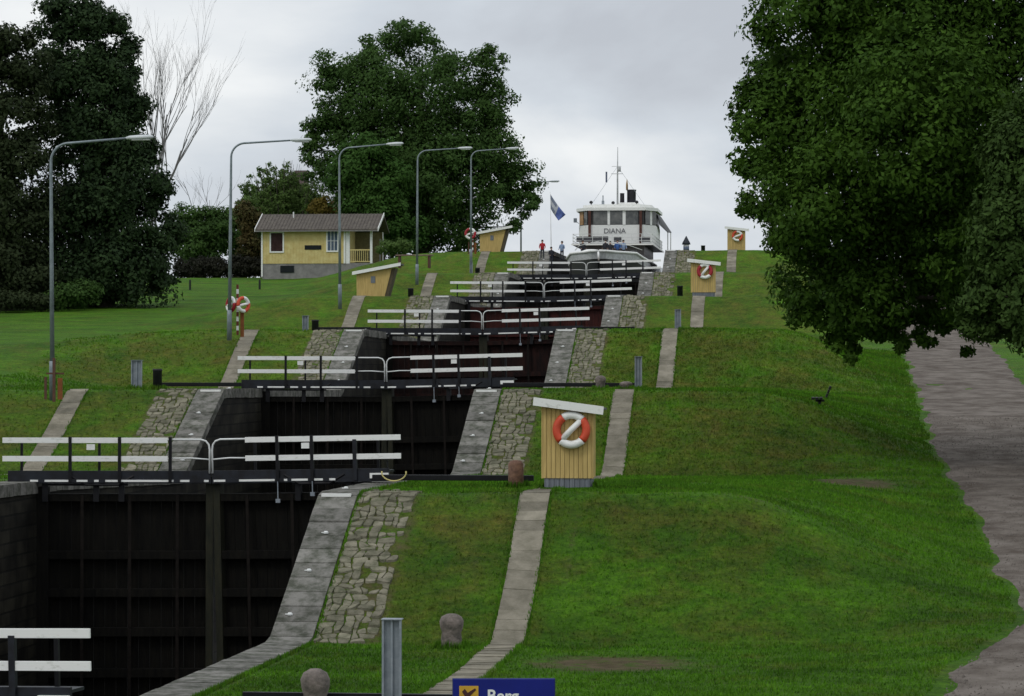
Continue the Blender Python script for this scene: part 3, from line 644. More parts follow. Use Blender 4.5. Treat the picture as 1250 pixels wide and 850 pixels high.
tree('russet brown shrub at the left end of the cottage', 304, 9.0, 298, [(303, 270, 15, 26), (308, 305, 16, 28), (300, 330, 14, 14)], 8000, .30, russet, r0=.15, cat='shrub', name='copper_shrub', nb=10, seed=35, clump=80)
tree('small yellowing bush behind the cottage roof', 392, 10, 302, [(392, 254, 14, 14), (402, 262, 12, 10)], 2500, .3, yellowish, r0=.12, cat='bush', name='bush', nb=6, seed=37, clump=30)
tree('low green bush right of the cottage porch', 480, 10.3, 272, [(480, 301, 20, 9), (468, 304, 10, 8)], 2500, .2, bushg, cat='bush', name='bush', trunk=False, seed=38, clump=30)
tree('clipped dark hedge along the lawn left of the cottage', 262, 9.2, 294, [(225, 328, 13, 15), (245, 328, 13, 15), (265, 328, 13, 15), (285, 328, 13, 15), (303, 326, 12, 14), (316, 328, 10, 14)], 17000, .22, hedge_m, cat='hedge', name='hedge', trunk=False, seed=39, clump=160, depth=.6)
# spiky willow: upright shoots with leaves
def shoot_tree():
    b = W(345, 0, 318); b.z = 9.6; t = empty('willow_tree', b, 'green tree with upright pointed shoots behind the cottage', 'tree')
    cen = []; rr = []; m = MB(); R = random.Random(3)
    for i in range(95):
        px = R.uniform(292, 398); k = 1 - abs(px - 345) / 60; topy = 252 - 60 * (max(0, k) ** .6) + R.uniform(-8, 20); dd = 318 + R.uniform(-5, 3)
        P = W(px, topy, dd); q = W(345 + (px - 345) * .55, topy + 55, dd); m.tube([q - b, q.lerp(P, .5) - b, P - b], [.07, .04, .015], 5)
        for j in range(6): c = q.lerp(P, j / 5.3); cen.append(tuple(c)); rr.append((.42 - .055 * j,) * 2 + (.65,))
    for (x, y, a, h) in ((345, 262, 50, 30), (320, 262, 30, 26), (378, 250, 24, 30), (360, 246, 24, 22), (335, 248, 24, 22), (395, 262, 20, 22)):
        c = W(x, y, 318); cen.append(tuple(c)); rr.append((a / F * 318, a / F * 300, h / F * 318))
    m.build('shoots', bark, t, True); leaves_mesh('crown', cen, rr, 52000, .26, bushg, t, seed=6, clump=1500)
    m = MB(); m.tube([(0, 0, -.3), (0, .1, 2), (0, 0, 6)], [.3, .25, .12], 8); m.build('trunk', bark, t, True)
shoot_tree()
# bare trees
def bare(label, px, d, z0, h, spread, seed, r0, depthN=6):
    b = W(px, 0, d); b.z = z0; t = empty('bare_tree', b, label, 'tree', None); m = MB(); R = random.Random(seed)
    def br(p, dr, l, r, k):
        n = 4; pts = [p]; q = p.copy(); dd = dr.copy()
        for i in range(n):
            dd = (dd + Vector((R.uniform(-1, 1), R.uniform(-1, 1), R.uniform(-.3, .7))) * .11).normalized(); q = q + dd * l / n; pts.append(q.copy())
        m.tube(pts, [r * (1 - .45 * i / n) for i in range(n + 1)], 6 if k < 3 else 4, cap=False)
        if k >= depthN: return
        for i in range(R.choice((2, 2, 3)) if k else 3):
            s = pts[R.randint(2, n)]; a = R.uniform(0, 6.283); side = Vector((math.cos(a), math.sin(a), 0)); nd = (dd * 1.0 + side * R.uniform(.25, .6) * spread + Vector((0, 0, .12))).normalized()
            br(s, nd, l * R.uniform(.6, .85), r * .56, k + 1)
    br(Vector((0, 0, -.3)), Vector((.02, 0, 1)), h * .36, r0, 0); m.build('branches', palebark, t, True); return t
bare('tall leafless grey tree rising behind the dark left trees', 186, 255, 7.5, 31, .72, 14, .20)
bare('second tall leafless grey tree with a leaning trunk behind the dark left trees', 198, 262, 7.5, 25, .75, 31, .15)
bare('small leafless tree above the round green tree', 243, 318, 9.5, 15, 1.1, 2, .14, 5)

# ------------------------------------------------------------------ cottage
def cottage():
    d = 285.0; X0, X1 = -36.7, -28.2; X2 = -25.2; yf = YD(-31, d); org = Vector((-31, yf, 9.0)); k = 1
    t = empty('cottage', org, 'small yellow wooden cottage with grey brown roof and white trimmed porch', 'house')
    x0, x1, x2 = X0 + 31, X1 + 31, X2 + 31
    zb, ze, zr = 1.25, 4.75, 6.25
    m = MB(); m.box(x0 + .05, x1 + 2.9, .05, 6.45, -1.2, zb); m.build('foundation', concrete, t)
    m = MB(); m.box(x0, x1, 0, 6.5, zb + .003, ze)
    for i in range(27): a = x0 + .12 + i * (x1 - x0 - .2) / 27; m.box(a, a + .05, -.025, -.001, zb + .02, ze - .02)
    m.prism([(0, ze), (6.5, ze), (3.25, zr + .05)], 0, .1, M=Matrix.Translation((x0, 0, 0)) @ Matrix.Rotation(rad(90), 4, 'Z')); m.build('wall', hyellow, t)
    # roof with ridge along x
    m = MB(); xa, xb = x0 - .55, x2 + .45
    for sgn in (1, -1):
        y0 = -0.65 if sgn > 0 else 7.15; vs = [(xa, y0, ze - .22), (xb, y0, ze - .22), (xb, 3.25, zr), (xa, 3.25, zr)]; m.add(vs + [(p[0], p[1], p[2] + .16) for p in vs], [(3, 2, 1, 0), (4, 5, 6, 7), (0, 1, 5, 4), (1, 2, 6, 5), (2, 3, 7, 6), (3, 0, 4, 7)])
    for i in range(36):      # tile ribs
        a = xa + .12 + i * (xb - xa - .24) / 35.5; m.add([(a, -.66, ze - .05), (a + .07, -.66, ze - .05), (a + .07, 3.25, zr + .19), (a, 3.25, zr + .19), (a + .035, -.66, ze + .0), (a + .035, 3.25, zr + .235)], [(0, 1, 4), (0, 4, 5, 3), (1, 2, 5, 4)])
    rf = m.build('roof', roofgrey, t)
    for xx in (xa - .06, xb + .003):
        m = MB(); m.add([(xx, -.72, ze - .3), (xx, -.72, ze + .02), (xx, 3.25, zr + .26), (xx, 3.25, zr - .04), (xx + .06, -.72, ze - .3), (xx + .06, -.72, ze + .02), (xx + .06, 3.25, zr + .26), (xx + .06, 3.25, zr - .04)], [(0, 1, 2, 3), (4, 7, 6, 5), (0, 4, 5, 1), (1, 5, 6, 2), (2, 6, 7, 3), (3, 7, 4, 0)]); m.build('bargeboard', white, rf)
    m = MB(); m.tube([(x0 + 2.8, 2.4, zr - .3), (x0 + 2.8, 2.4, zr + .35)], .07, 8); m.build('vent_pipe', whiteM, rf)
    m = MB(); m.box(xa, xb, -.74, -.66, ze - .30, ze - .20); m.build('gutter', greywood, rf)
    for xx in (x0 - .06, x1 - .12):
        m = MB(); m.box(xx, xx + .16, -.06, .003, zb - (1.3 if xx < 0 else 0), ze - .05); m.build('corner_board', white, t)
    def win(a, b, z0, z1, nm, cols, gm):
        f = MB(); w_ = .14
        f.box(a - w_, b + w_, -.09, -.02, z1, z1 + w_); f.box(a - w_, b + w_, -.09, -.02, z0 - w_, z0); f.box(a - w_, a, -.09, -.02, z0, z1); f.box(b, b + w_, -.09, -.02, z0, z1)
        for i in range(1, cols): c_ = a + (b - a) * i / cols; f.box(c_ - .025, c_ + .025, -.08, -.045, z0, z1)
        if cols > 1: f.box(a, b, -.078, -.048, (z0 + z1) / 2 - .02, (z0 + z1) / 2 + .02)
        fr = f.build(nm, white, t); g = MB(); g.box(a, b, -.045, -.03, z0, z1); g.build('pane', gm, fr)
    win(x0 + .95, x0 + 2.15, 2.5, 4.35, 'window', 1, mat('curtained_glass', (.055, .03, .028), .2, .2, 2)); win(x1 - 1.75, x1 - .75, 2.55, 4.5, 'window', 3, mat('pale_blue_glass', (.12, .16, .22), .15, .2, 2))
    s_ = MB(); s_.box(x0 + 4.4, x0 + 6.1, -.05, -.01, 2.65, 3.1); s_.build('slot_window', glass, t)
    s_ = MB(); s_.box(x0 + 1.9, x0 + 3.3, -.03, .04, .35, 1.05); s_.build('basement_window', glass, t)
    # porch
    p = MB(); p.box(x1 + .02, x2, .1, 6.4, zb - .15, zb + .05); p.build('porch_floor', greywood, t)
    for xx, ww in ((x1 + .05, .42), (x2 - .45, .22)):
        p = MB(); p.box(xx, xx + ww, .05, .27, -.4 if xx > x2 - 1 else zb, ze - .1); p.build('porch_post', white, t)
    p = MB(); p.box(x2 - .12, x2 - .02, 6.0, 6.12, zb, ze - .1); p.build('porch_post', white, t)
    p = MB(); p.box(x1 + .5, x2 - .45, .1, .18, 2.55, 2.68); p.box(x1 + .5, x2 - .45, .1, .18, 1.4, 1.5)
    for i in range(9): a = x1 + .6 + i * .21; p.box(a, a + .05, .12, .16, 1.5, 2.55)
    p.build('porch_railing', hyellow, t)
    p = MB(); p.box(x1 + .02, x2 - .1, 6.3, 6.45, zb, ze - .1); p.build('porch_back_wall', mat('olive_wall', (.20, .18, .08), .8), t)
    p = MB(); p.box(x2 + .2, x2 + .32, 2, 2.1, 0, 3.8); p.build('downpipe', greywood, t)
cottage()
def far_house():
    b = W(412, 0, 345); b.z = 9.5; t = empty('red_roofed_house', b, 'distant pale house with red tiled gable showing above the cottage roof', 'house')
    m = MB(); m.prism([(-3.6, -1), (3.6, -1), (3.6, 7.5), (0, 10.6), (-3.6, 7.5)], 0, 9); m.build('wall', mat('pale_render', (.42, .38, .33), .85), t)
    m = MB(); m.prism([(-4.1, 7.0), (0, 10.7), (4.1, 7.0), (4.1, 7.35), (0, 11.1), (-4.1, 7.35)], -.4, 9.4); m.build('roof', redroof, t)
    m = MB(); m.box(-.5, .2, 3, 3.8, 10.3, 11.9); m.build('chimney', whiteM, t)
    m = MB(); m.box(-.6, .6, -.03, .02, 7.2, 8.6); m.build('window', glass, t)
    b = W(362, 0, 380); b.z = 9.5; t = empty('hidden_house', b, 'distant house whose brown chimney rises above the pointed green tree', 'house')
    m = MB(); m.box(-5, 3, 0, 8, -1, 10); m.build('wall', mat('pale_render', (.42, .38, .33), .85), t)
    m = MB(); m.prism([(-5.4, 9.9), (3.4, 9.9), (2.2, 13.3), (-4.2, 13.3)], -.4, 8.4); m.build('roof', roofgrey, t)
    m = MB(); m.box(-.9, .9, 3, 4.4, 13.2, 16.9); m.box(-1.1, 1.1, 2.8, 4.6, 16.3, 16.6); m.build('chimney', brick, t)
far_house()

# ------------------------------------------------------------------ yellow tool sheds
def lifebuoy(parent=None, r=.37, tr=.105, c0=orange, name='lifebuoy'):
    """standing in the xz plane, red sides, white top and bottom"""
    t = bpy.data.objects.new(name, None); C.objects.link(t); t.empty_display_size = .2
    def arc(a0, a1, nm, mt, k=tr):
        m = MB(); n = 10; m.tube([(r * math.cos(rad(a0 + (a1 - a0) * i / n)), 0, r * math.sin(rad(a0 + (a1 - a0) * i / n))) for i in range(n + 1)], k, 10); m.build(nm, mt, t, True)
    arc(-48, 40, 'red_segment', c0); arc(120, 222, 'red_segment', c0)
    arc(40, 120, 'white_segment', white, tr * .97); arc(222, 312, 'white_segment', white, tr * .97)
    m = MB(); m.tube([(r * math.cos(rad(40)) * .92, -.02, r * math.sin(rad(40)) * .92), (0, -.06, 0), (r * math.cos(rad(222)) * .92, -.02, r * math.sin(rad(222)) * .92)], tr * .72, 8); m.build('coiled_line', white, t, True)
    return t
def shed_right(X, d, label, z, hascolor=True):
    t = empty('tool_shed', (X, YD(X, d), z), label, 'shed', 'yellow tool sheds on the lock banks')
    m = MB(); m.box(-.74, .74, .02, 1.3, -.35, .30)
    for i in range(9): m.box(-.74 + i * .165, -.74 + i * .165 + .14, -.005, .02, -.3, .28)
    m.build('plinth', greyboard, t)
    hl, hr = 2.36, 2.12
    m = MB(); n = 11; wb = 1.6 / n
    for i in range(n):
        a = -.8 + i * wb; za, zb_ = hl + (hr - hl) * i / n, hl + (hr - hl) * (i + 1) / n; a2 = a + wb - .014
        m.add([(a, -.03 - .008 * (i % 2), .28), (a2, -.03 - .008 * (i % 2), .28), (a2, -.03 - .008 * (i % 2), zb_), (a, -.03 - .008 * (i % 2), za), (a, .02, .28), (a2, .02, .28), (a2, .02, zb_), (a, .02, za)],
              [(0, 1, 2, 3), (7, 6, 5, 4), (0, 4, 5, 1), (1, 5, 6, 2), (2, 6, 7, 3), (3, 7, 4, 0)])
    m.build('front_boards', yellow, t)
    m = MB(); m.prism([(-.79, .285), (.79, .285), (.79, hr - .01), (-.79, hl - .01)], .021, 1.35); m.build('walls', greywood if d > 150 else yellow, t)
    for xx in (-.83, .80):
        m = MB(); m.box(xx, xx + .035, -.045, .03, .27, (hl if xx < 0 else hr) - .01); m.build('corner_board', yellow, t)
    rf = MB(); Mx = Matrix.Rotation(rad(6.6), 4, 'Y'); zc = (hl + hr) / 2
    rf.box(-1.04, 1.14, -.22, 1.6, 0, .05, M=Matrix.Translation((0, 0, zc + .07)) @ Mx); r = rf.build('roof', mat('roof_felt', (.10, .10, .10), .9), t)
    rf = MB(); rf.box(-1.08, 1.18, -.27, -.223, -.09, .14, M=Matrix.Translation((0, 0, zc + .05)) @ Mx); rf.build('fascia', white, r)
    return t
def buoy_at(X, Y, z, label, c0=orange, sc=1.0, rz=0, tilt=0):
    b = lifebuoy(c0=c0); b.location = (X, Y, z); b.scale = (sc,) * 3; b.rotation_euler = (rad(-4), rad(tilt), rz); tag(b, label, 'lifebuoy', 'red and white lifebuoys'); return b
sh_ = shed_right(11.93, 83.2, 'nearest yellow board shed with grey plinth and sloping white edged roof', -3.62); sh_.scale = (.92, 1, 1.05)
buoy_at(12.06, YD(12.06, 83.2) - .14, -1.90, 'bright orange and white lifebuoy with coiled line on the nearest yellow shed', sc=1.18, tilt=-4)
shed_right(11.55, 190, 'yellow shed with bare grey side wall halfway up the right bank', 4.62)
buoy_at(11.66, YD(11.55, 190) - .14, 6.32, 'dark red and white lifebuoy on the shed halfway up the right bank', crimson, 1.15, tilt=-10)
shed_right(11.65, 262.5, 'farthest yellow shed against the sky at the top of the right bank', 10.35)
buoy_at(11.75, YD(11.65, 262.5) - .14, 12.0, 'small orange lifebuoy on the farthest shed at the top of the right bank', orange, 1.1, tilt=20)
def shed_left(X, d, label, z, sc=1):
    t = empty('tool_shed', (X, YD(X, d), z), label, 'shed', 'yellow tool sheds on the lock banks'); t.scale = (sc,) * 3
    m = MB(); prof = [(-1.2, -.2), (.75, -.2), (1.4, 2.35), (-1.22, 1.9)]; m.prism(prof, 0, .05)
    for i in range(12):
        a = -1.12 + i * .165; m.box(a, a + .02, -.012, .0, -.15, 1.85)
    m.build('front_boards', yellow, t)
    m = MB(); m.prism([(-1.2, -.2), (.98, -.2), (1.66, 2.36), (-1.22, 1.9)], .051, 1.4); m.build('walls', mat('shaded_brown_board', (.09, .07, .04), .8), t)  # the side wall's shade is put into this dark brown colour
    m = MB(); m.add([(-1.45, -.25, 1.93), (2.05, -.25, 2.58), (2.05, 1.7, 2.58), (-1.45, 1.7, 1.93), (-1.45, -.25, 2.03), (2.05, -.25, 2.68), (2.05, 1.7, 2.68), (-1.45, 1.7, 2.03)], [(3, 2, 1, 0), (4, 5, 6, 7), (0, 1, 5, 4), (1, 2, 6, 5), (2, 3, 7, 6), (3, 0, 4, 7)]); r = m.build('roof', mat('roof_felt', (.10, .10, .10), .9), t)
    m = MB(); m.add([(-1.5, -.32, 1.84), (2.1, -.32, 2.50), (2.1, -.253, 2.50), (-1.5, -.253, 1.84), (-1.5, -.32, 2.08), (2.1, -.32, 2.74), (2.1, -.253, 2.74), (-1.5, -.253, 2.08)], [(3, 2, 1, 0), (4, 5, 6, 7), (0, 1, 5, 4), (1, 2, 6, 5), (2, 3, 7, 6), (3, 0, 4, 7)]); m.build('fascia', white, r)
    m = MB(); m.box(-.15, .18, -.03, -.014, 1.25, 1.75, b=.004); m.build('hatch', greyboard, t)
    return t
shed_left(-11.0, 193, 'yellow shed with outward slanting side wall beside the slab path on the left bank', 4.45, .93)
shed_left(-11.1, 264, 'small yellow shed at the top of the left bank beneath the big tree', 10.5, .93)

# ------------------------------------------------------------------ lamp posts
def lamp():
    t = empty('street_lamp', (0, 0, 0), '', 'street lamp', 'curved street lamps along the left bank')
    m = MB(); m.lathe([(.13, -.6), (.13, 1.0), (.11, 1.02)], n=12); m.build('base_sleeve', lampmetal, t, True)
    m = MB(); pts = [(0, 0, .9), (0, 0, 5), (0, 0, 9.2)]; rs = [.10, .085, .06]
    for i in range(1, 8):
        th = rad(84 * i / 7); pts.append((.75 * (1 - math.cos(th)), 0, 9.2 + .75 * math.sin(th))); rs.append(.055)
    pts += [(3.2, 0, 10.12)]; rs += [.045]; m.tube(pts, rs, 10); m.build('pole', lampmetal, t, True)
    m = MB(); n = 8
    for i in range(n + 1): pass
    m.tube([(3.15, 0, 10.12), (3.3, 0, 10.13), (3.8, 0, 10.15), (4.2, 0, 10.17), (4.3, 0, 10.17)], [.06, .12, .15, .12, .05], 12); m.v = [(x, y, 10.14 + (z - 10.14) * .72) for x, y, z in m.v]
    h = m.build('lamp_head', lamphead, t, True); m = MB(); m.box(3.4, 4.15, -.09, .09, 10.02, 10.06, b=.015); m.build('lens', mat('lens', (.5, .52, .5), .3), h)
    return t
L0 = lamp(); ltext = ['nearest curved lamp post, standing in front of the near black trees', 'lamp post beside the striped lifebuoy stand left of the cottage', 'lamp post crossing the right end of the cottage', 'lamp post rising in front of the fresh green tree', 'lamp post beside the topmost left shed with its signs', 'farthest lamp whose arm shows against the sky beyond the big tree']
for i, (px, d, X) in enumerate(((64, 116, -12.3), (280, 151, -12.2), (415, 185, -12.1), (509, 222, -12.3), (575, 257, -12.4), (636, 315, -13.9))):
    o = L0 if i == 0 else dup(L0); X = CX - (1000 - px) * d / F * cs; Y = YD(X, d); top = {0: 168, 1: 169, 2: 176, 3: 180, 4: 181, 5: 221}[i]
    o.location = (X, Y, (446 - top) / F * d - 10.2); relabel(o, ltext[i]); o.rotation_euler = (0, rad((-.4, .6, -.3, .3, 0, 0)[i]), rad((0, 5, -4, 3, 0, 2)[i]))

# ------------------------------------------------------------------ bollards, posts
def bollard(X, d, label, z=None, r=.27, h=.85, mt=None, shape=0, n_=0):
    m = MB(); Y = YD(X, d); z = ground(X, Y) if z is None else z
    prof = [[(r * .95, -.3), (r * .92, h * .25), (r * .85, h * .45), (r * 1.02, h * .62), (r * 1.06, h * .78), (r * .85, h * .92), (r * .4, h), (.02, h * 1.01)], [(r, -.3), (r * .98, h * .5), (r * .95, h * .85), (r * .7, h * .97), (.03, h)], [(r, -.3), (r, h * .9), (r * 1.1, h * .91), (r * 1.1, h), (.02, h)]][shape]
    m.lathe(prof, n=18, wob=.06 if shape < 2 else 0); o = m.build('bollard', mt or boll_m, None, True); o.location = (X, Y, z); tag(o, label, 'bollard', 'bollards along the lock'); return o
bollard(9.55, 55, 'round topped granite bollard at the bottom edge left of the steel post', -6.86, .27, .95)
bollard(10.12, 71, 'granite bollard with rounded head on grass left of the slab path', None, .29, .85)
bollard(10.2, 85.3, 'reddish cylindrical stone bollard beside the nearest yellow shed', -3.72, .24, .86, rboll_m, 1)
bollard(10.3, 117, 'small stone bollard at the right end of the third gate rod', -1.05, .22, .62)
bollard(11.25, 118.5, 'low domed stone bollard beside the steel post on the right bank', -1.1, .26, .42)
for (X, d, lab, h, z) in ((-8.4, 119, 'tall dark bollard beside the grey steel post on the left bank', 1.0, -1.15), (-8.0, 154, 'dark bollard beside the steel post below the left bank shed', .72, 1.75), (-8.0, 190, 'dark bollard right of the leaning yellow shed', .68, 4.5), (-8.1, 228, 'dark bollard highest on the left bank', .65, 7.2),
                       (9.9, 192, 'dark bollard left of the halfway shed on the right bank', .85, 4.55), (8.6, 262, 'small dark bollard on the skyline near the farthest shed', .7, 10.4)):
    bollard(X, d, lab, z, .19, h, mat('tarred_iron', (.025, .025, .028), .6, .2, 4), 2)
def upost(X, d, label, h, wd, z=None):
    m = MB(); Y = YD(X, d); z = ground(X, Y) if z is None else z
    t = empty('steel_post', (X, Y, z), label, 'post', 'galvanised steel posts along the lock')
    m.box(-wd / 2, wd / 2, -.03, .0, -.4, h); m.build('web', galv, t)
    for s in (-1, 1):
        m = MB(); m.box(s * wd / 2 - .02 + (-.02 if s > 0 else .02) * 0, s * wd / 2 + .02, -.12, -.032, -.4, h); m.build('flange', galv, t)
    m = MB(); m.box(-wd / 2 - .03, wd / 2 + .03, -.14, .14, h + .001, h + .02); m.build('cap', galv, t)
    m = MB(); m.box(-.02, .02, -.09, -.032, -.4, h - .01); m.build('rib', galv, t)
upost(CX - (1000 - 482) * 55 / F, 55, 'nearest galvanised steel post standing at the bottom edge left of the blue sign', 1.95, .34, -6.9)
upost(-9.25, 119, 'grey steel post beside the tall dark bollard on the left bank', 1.3, .42, -1.1)
upost(-8.7, 155, 'grey steel post on the left bank near the striped lifebuoy stand', .95, .30, 1.75)
upost(-8.6, 228, 'thin pale steel post high on the left bank', 1.1, .2, 7.2)
upost(11.8, 118, 'grey steel post at the top of the slab path behind the nearest shed', 1.45, .26, -1.1)
upost(11.6, 155, 'grey steel post on the right bank below the halfway shed', 1.25, .30, 1.8)

# lifebuoy stands
def stand(X, d, z, label, h=2.7, boards=None, striped=True):
    t = empty('lifebuoy_stand', (X, YD(X, d), z), label, 'stand', 'lifebuoy stands on the left bank')
    m = MB()
    if striped:
        k = int(h / .23)
        for i in range(k): m.box(-.055, .055, -.055, .055, -.1 + i * h / k, -.1 + (i + 1) * h / k, mi=i % 2)
        m.build('striped_post', [mat('red_paint', (.16, .03, .02), .6), white], t)
    else: m.box(-.05, .05, -.05, .05, -.3, h); m.build('post', mat('brown_paint', (.11, .05, .03), .7), t)
    m = MB(); m.box(-.42, -.32, .03, .08, -.2, h * .48); m.build('brown_stake', mat('brown_paint', (.11, .05, .03), .7), t)
    m = MB(); m.box(.14, .34, .03, .07, -.2, h * .45); m.build('orange_board', mat('orange_board', (.22, .075, .02), .8), t)
    m = MB(); m.box(-.35, .4, .06, .1, h * .55, h * .60); m.build('cross_bar', mat('brown_paint', (.11, .05, .03), .7), t)
    return t
Xs = CX - (1000 - 290) * 151.5 / F * cs; stand(Xs, 151.5, 1.72, 'red and white striped post with lifebuoys at the top of a left slab path')
for s, c_, lab in ((-1, crimson, 'crimson and white lifebuoy on the left of the striped stand'), (1, orange, 'orange and white lifebuoy on the right of the striped stand')):
    buoy_at(Xs + s * .34, YD(Xs, 151.5) - .12, 3.25, lab, c_, .95, rz=rad(48 * s), tilt=30)
Xs = CX - (1000 - 70) * 116 / F * cs; stand(Xs, 115.5, -1.2, 'short brown stand with orange board around the nearest lamp post foot', 1.5, striped=False)
Xs = CX - (1000 - 577) * 259 / F * cs; stand(Xs, 259, 10.4, 'pale red stand with lifebuoys left of the topmost left shed', 1.9)
buoy_at(Xs - .2, YD(Xs, 259) - .14, 12.05, 'pale red and white lifebuoy on the stand beside the topmost left shed', crimson, 1.15, tilt=20)

# park bench in profile on the mound
t = empty('park_bench', (19.4, YD(19.4, 117), ground(19.4, YD(19.4, 117)) - .03), 'small dark bench seen from its end on the grassy mound beside the gravel road', 'bench')
dk = mat('dark_bench', (.012, .013, .013), .6)
m = MB()
for k in range(3): m.box(-.42 + k * .16, -.28 + k * .16, -.75, .75, .36, .46, b=.01)
m.build('seat', dk, t); m = MB(); Mr = Matrix.Translation((.14, 0, .46)) @ Matrix.Rotation(rad(22), 4, 'Y')
for k in range(3): m.box(0, .09, -.75, .75, .02 + k * .17, .17 + k * .17, M=Mr)
m.build('backrest', dk, t)
for yy_ in (-.55, .55):
    m = MB(); m.box(-.14, -.02, yy_ - .04, yy_ + .04, -.15, .357); m.box(-.26, .12, yy_ - .04, yy_ + .04, .28, .357); m.build('leg', dk, t)
# lantern-like post on the skyline
t = empty('capped_post', (6.95 + .05, YD(6.95, 263), 10.3), 'small white post with dark pointed cap on the skyline right of the ship', 'post')
m = MB(); m.lathe([(.26, -.3), (.26, .95), (.2, .96)], n=14); m.build('body', white, t, True); m = MB(); m.lathe([(.40, .93), (.36, 1.1), (.22, 1.35), (.03, 1.72)], n=14); m.build('cap', mat('slate_cap', (.02, .025, .035), .6), t, True)
m = MB(); m.lathe([(.275, .35), (.275, .75)], n=14); m.build('band', mat('blue_grey_band', (.12, .16, .24), .5), t, True)
# low wooden deck below lamp 4
t = empty('low_table', W(506, 313, 246), 'low flat wooden table on the grass at the foot of the fourth lamp', 'table')
t.location.z = 9.35
m = MB(); m.box(-1.6, 1.6, -.5, .5, .18, .26); m.build('tabletop', mat('pinkish_wood', (.30, .20, .17), .8), t)
for xx in (-1.3, 1.3):
    m = MB(); m.box(xx - .08, xx + .08, -.4, .4, -.9, .18); m.build('leg', brownwood, t)
# short dark stakes on the lawn
for px, py, d, lab in ((232, 349, 262, 'short dark stake on the lawn in front of the hedge'), (380 - 63, 352, 262, 'short dark stake on the lawn below the cottage corner')):
    p = W(px, py, d); gz = ground(p.x, p.y); m = MB(); m.lathe([(.1, -.3), (.1, .8), (.07, .95)], n=8); o = m.build('stake', mat('dark_stake', (.02, .025, .02), .8)); o.location = (p.x, p.y, gz); tag(o, lab, 'stake')

# ------------------------------------------------------------------ blue sign
def text_mesh(body, size, name, mt, parent, loc, extr=.004, rot=(math.pi / 2, 0, 0), bold=0.0):
    cu = bpy.data.curves.new(name, 'FONT'); cu.body = body; cu.size = size; cu.extrude = extr; cu.offset = bold; tmp = bpy.data.objects.new('tmp', cu); C.objects.link(tmp)
    bpy.context.view_layer.update(); me = bpy.data.meshes.new_from_object(tmp); bpy.data.objects.remove(tmp); me.name = name; me.materials.clear(); me.materials.append(mt)
    o = bpy.data.objects.new(name, me); C.objects.link(o); o.parent = parent; o.location = loc; o.rotation_euler = rot; return o
d = 50.0; p = W(615, 829, d); t = empty('information_sign', (p.x, p.y, -6.95), 'dark blue sign board with yellow emblem and white lettering at the bottom edge', 'sign', rz=PSI)
ht = p.z + 6.95; hw = 62 * d / F
m = MB(); m.box(-hw, hw, -.02, .02, ht - 1.1, ht, b=.012); m.build('board', bluesign, t)
m = MB(); m.box(-hw - .012, hw + .012, .0, .035, ht - 1.11, ht + .012, b=.01); m.build('frame', mat('dull_blue_frame', (.03, .04, .16), .5), t)
for s in (-1, 1):
    m = MB(); m.tube([(s * .6, .08, -.3), (s * .6, .08, ht - .05)], .04, 10); m.build('leg', galv, t)
e_ = MB(); q = .34; x0 = -hw + .11; e_.box(x0, x0 + q, -.032, -.021, ht - .12 - q, ht - .12, b=.003); em = e_.build('emblem', gold_m, t)
m = MB(); z1 = ht - .12
m.prism([(x0 + .05, z1 - .10), (x0 + .10, z1 - .05), (x0 + .15, z1 - .12), (x0 + .28, z1 - .04), (x0 + .30, z1 - .07), (x0 + .17, z1 - .20), (x0 + .13, z1 - .24)], -.038, -.0325); m.build('emblem_mark', mat('emblem_brown', (.07, .02, .02), .5), em)
text_mesh('Berg', .30, 'lettering', white, t, (-hw + .60, -.028, ht - .16 - .235), bold=.006)

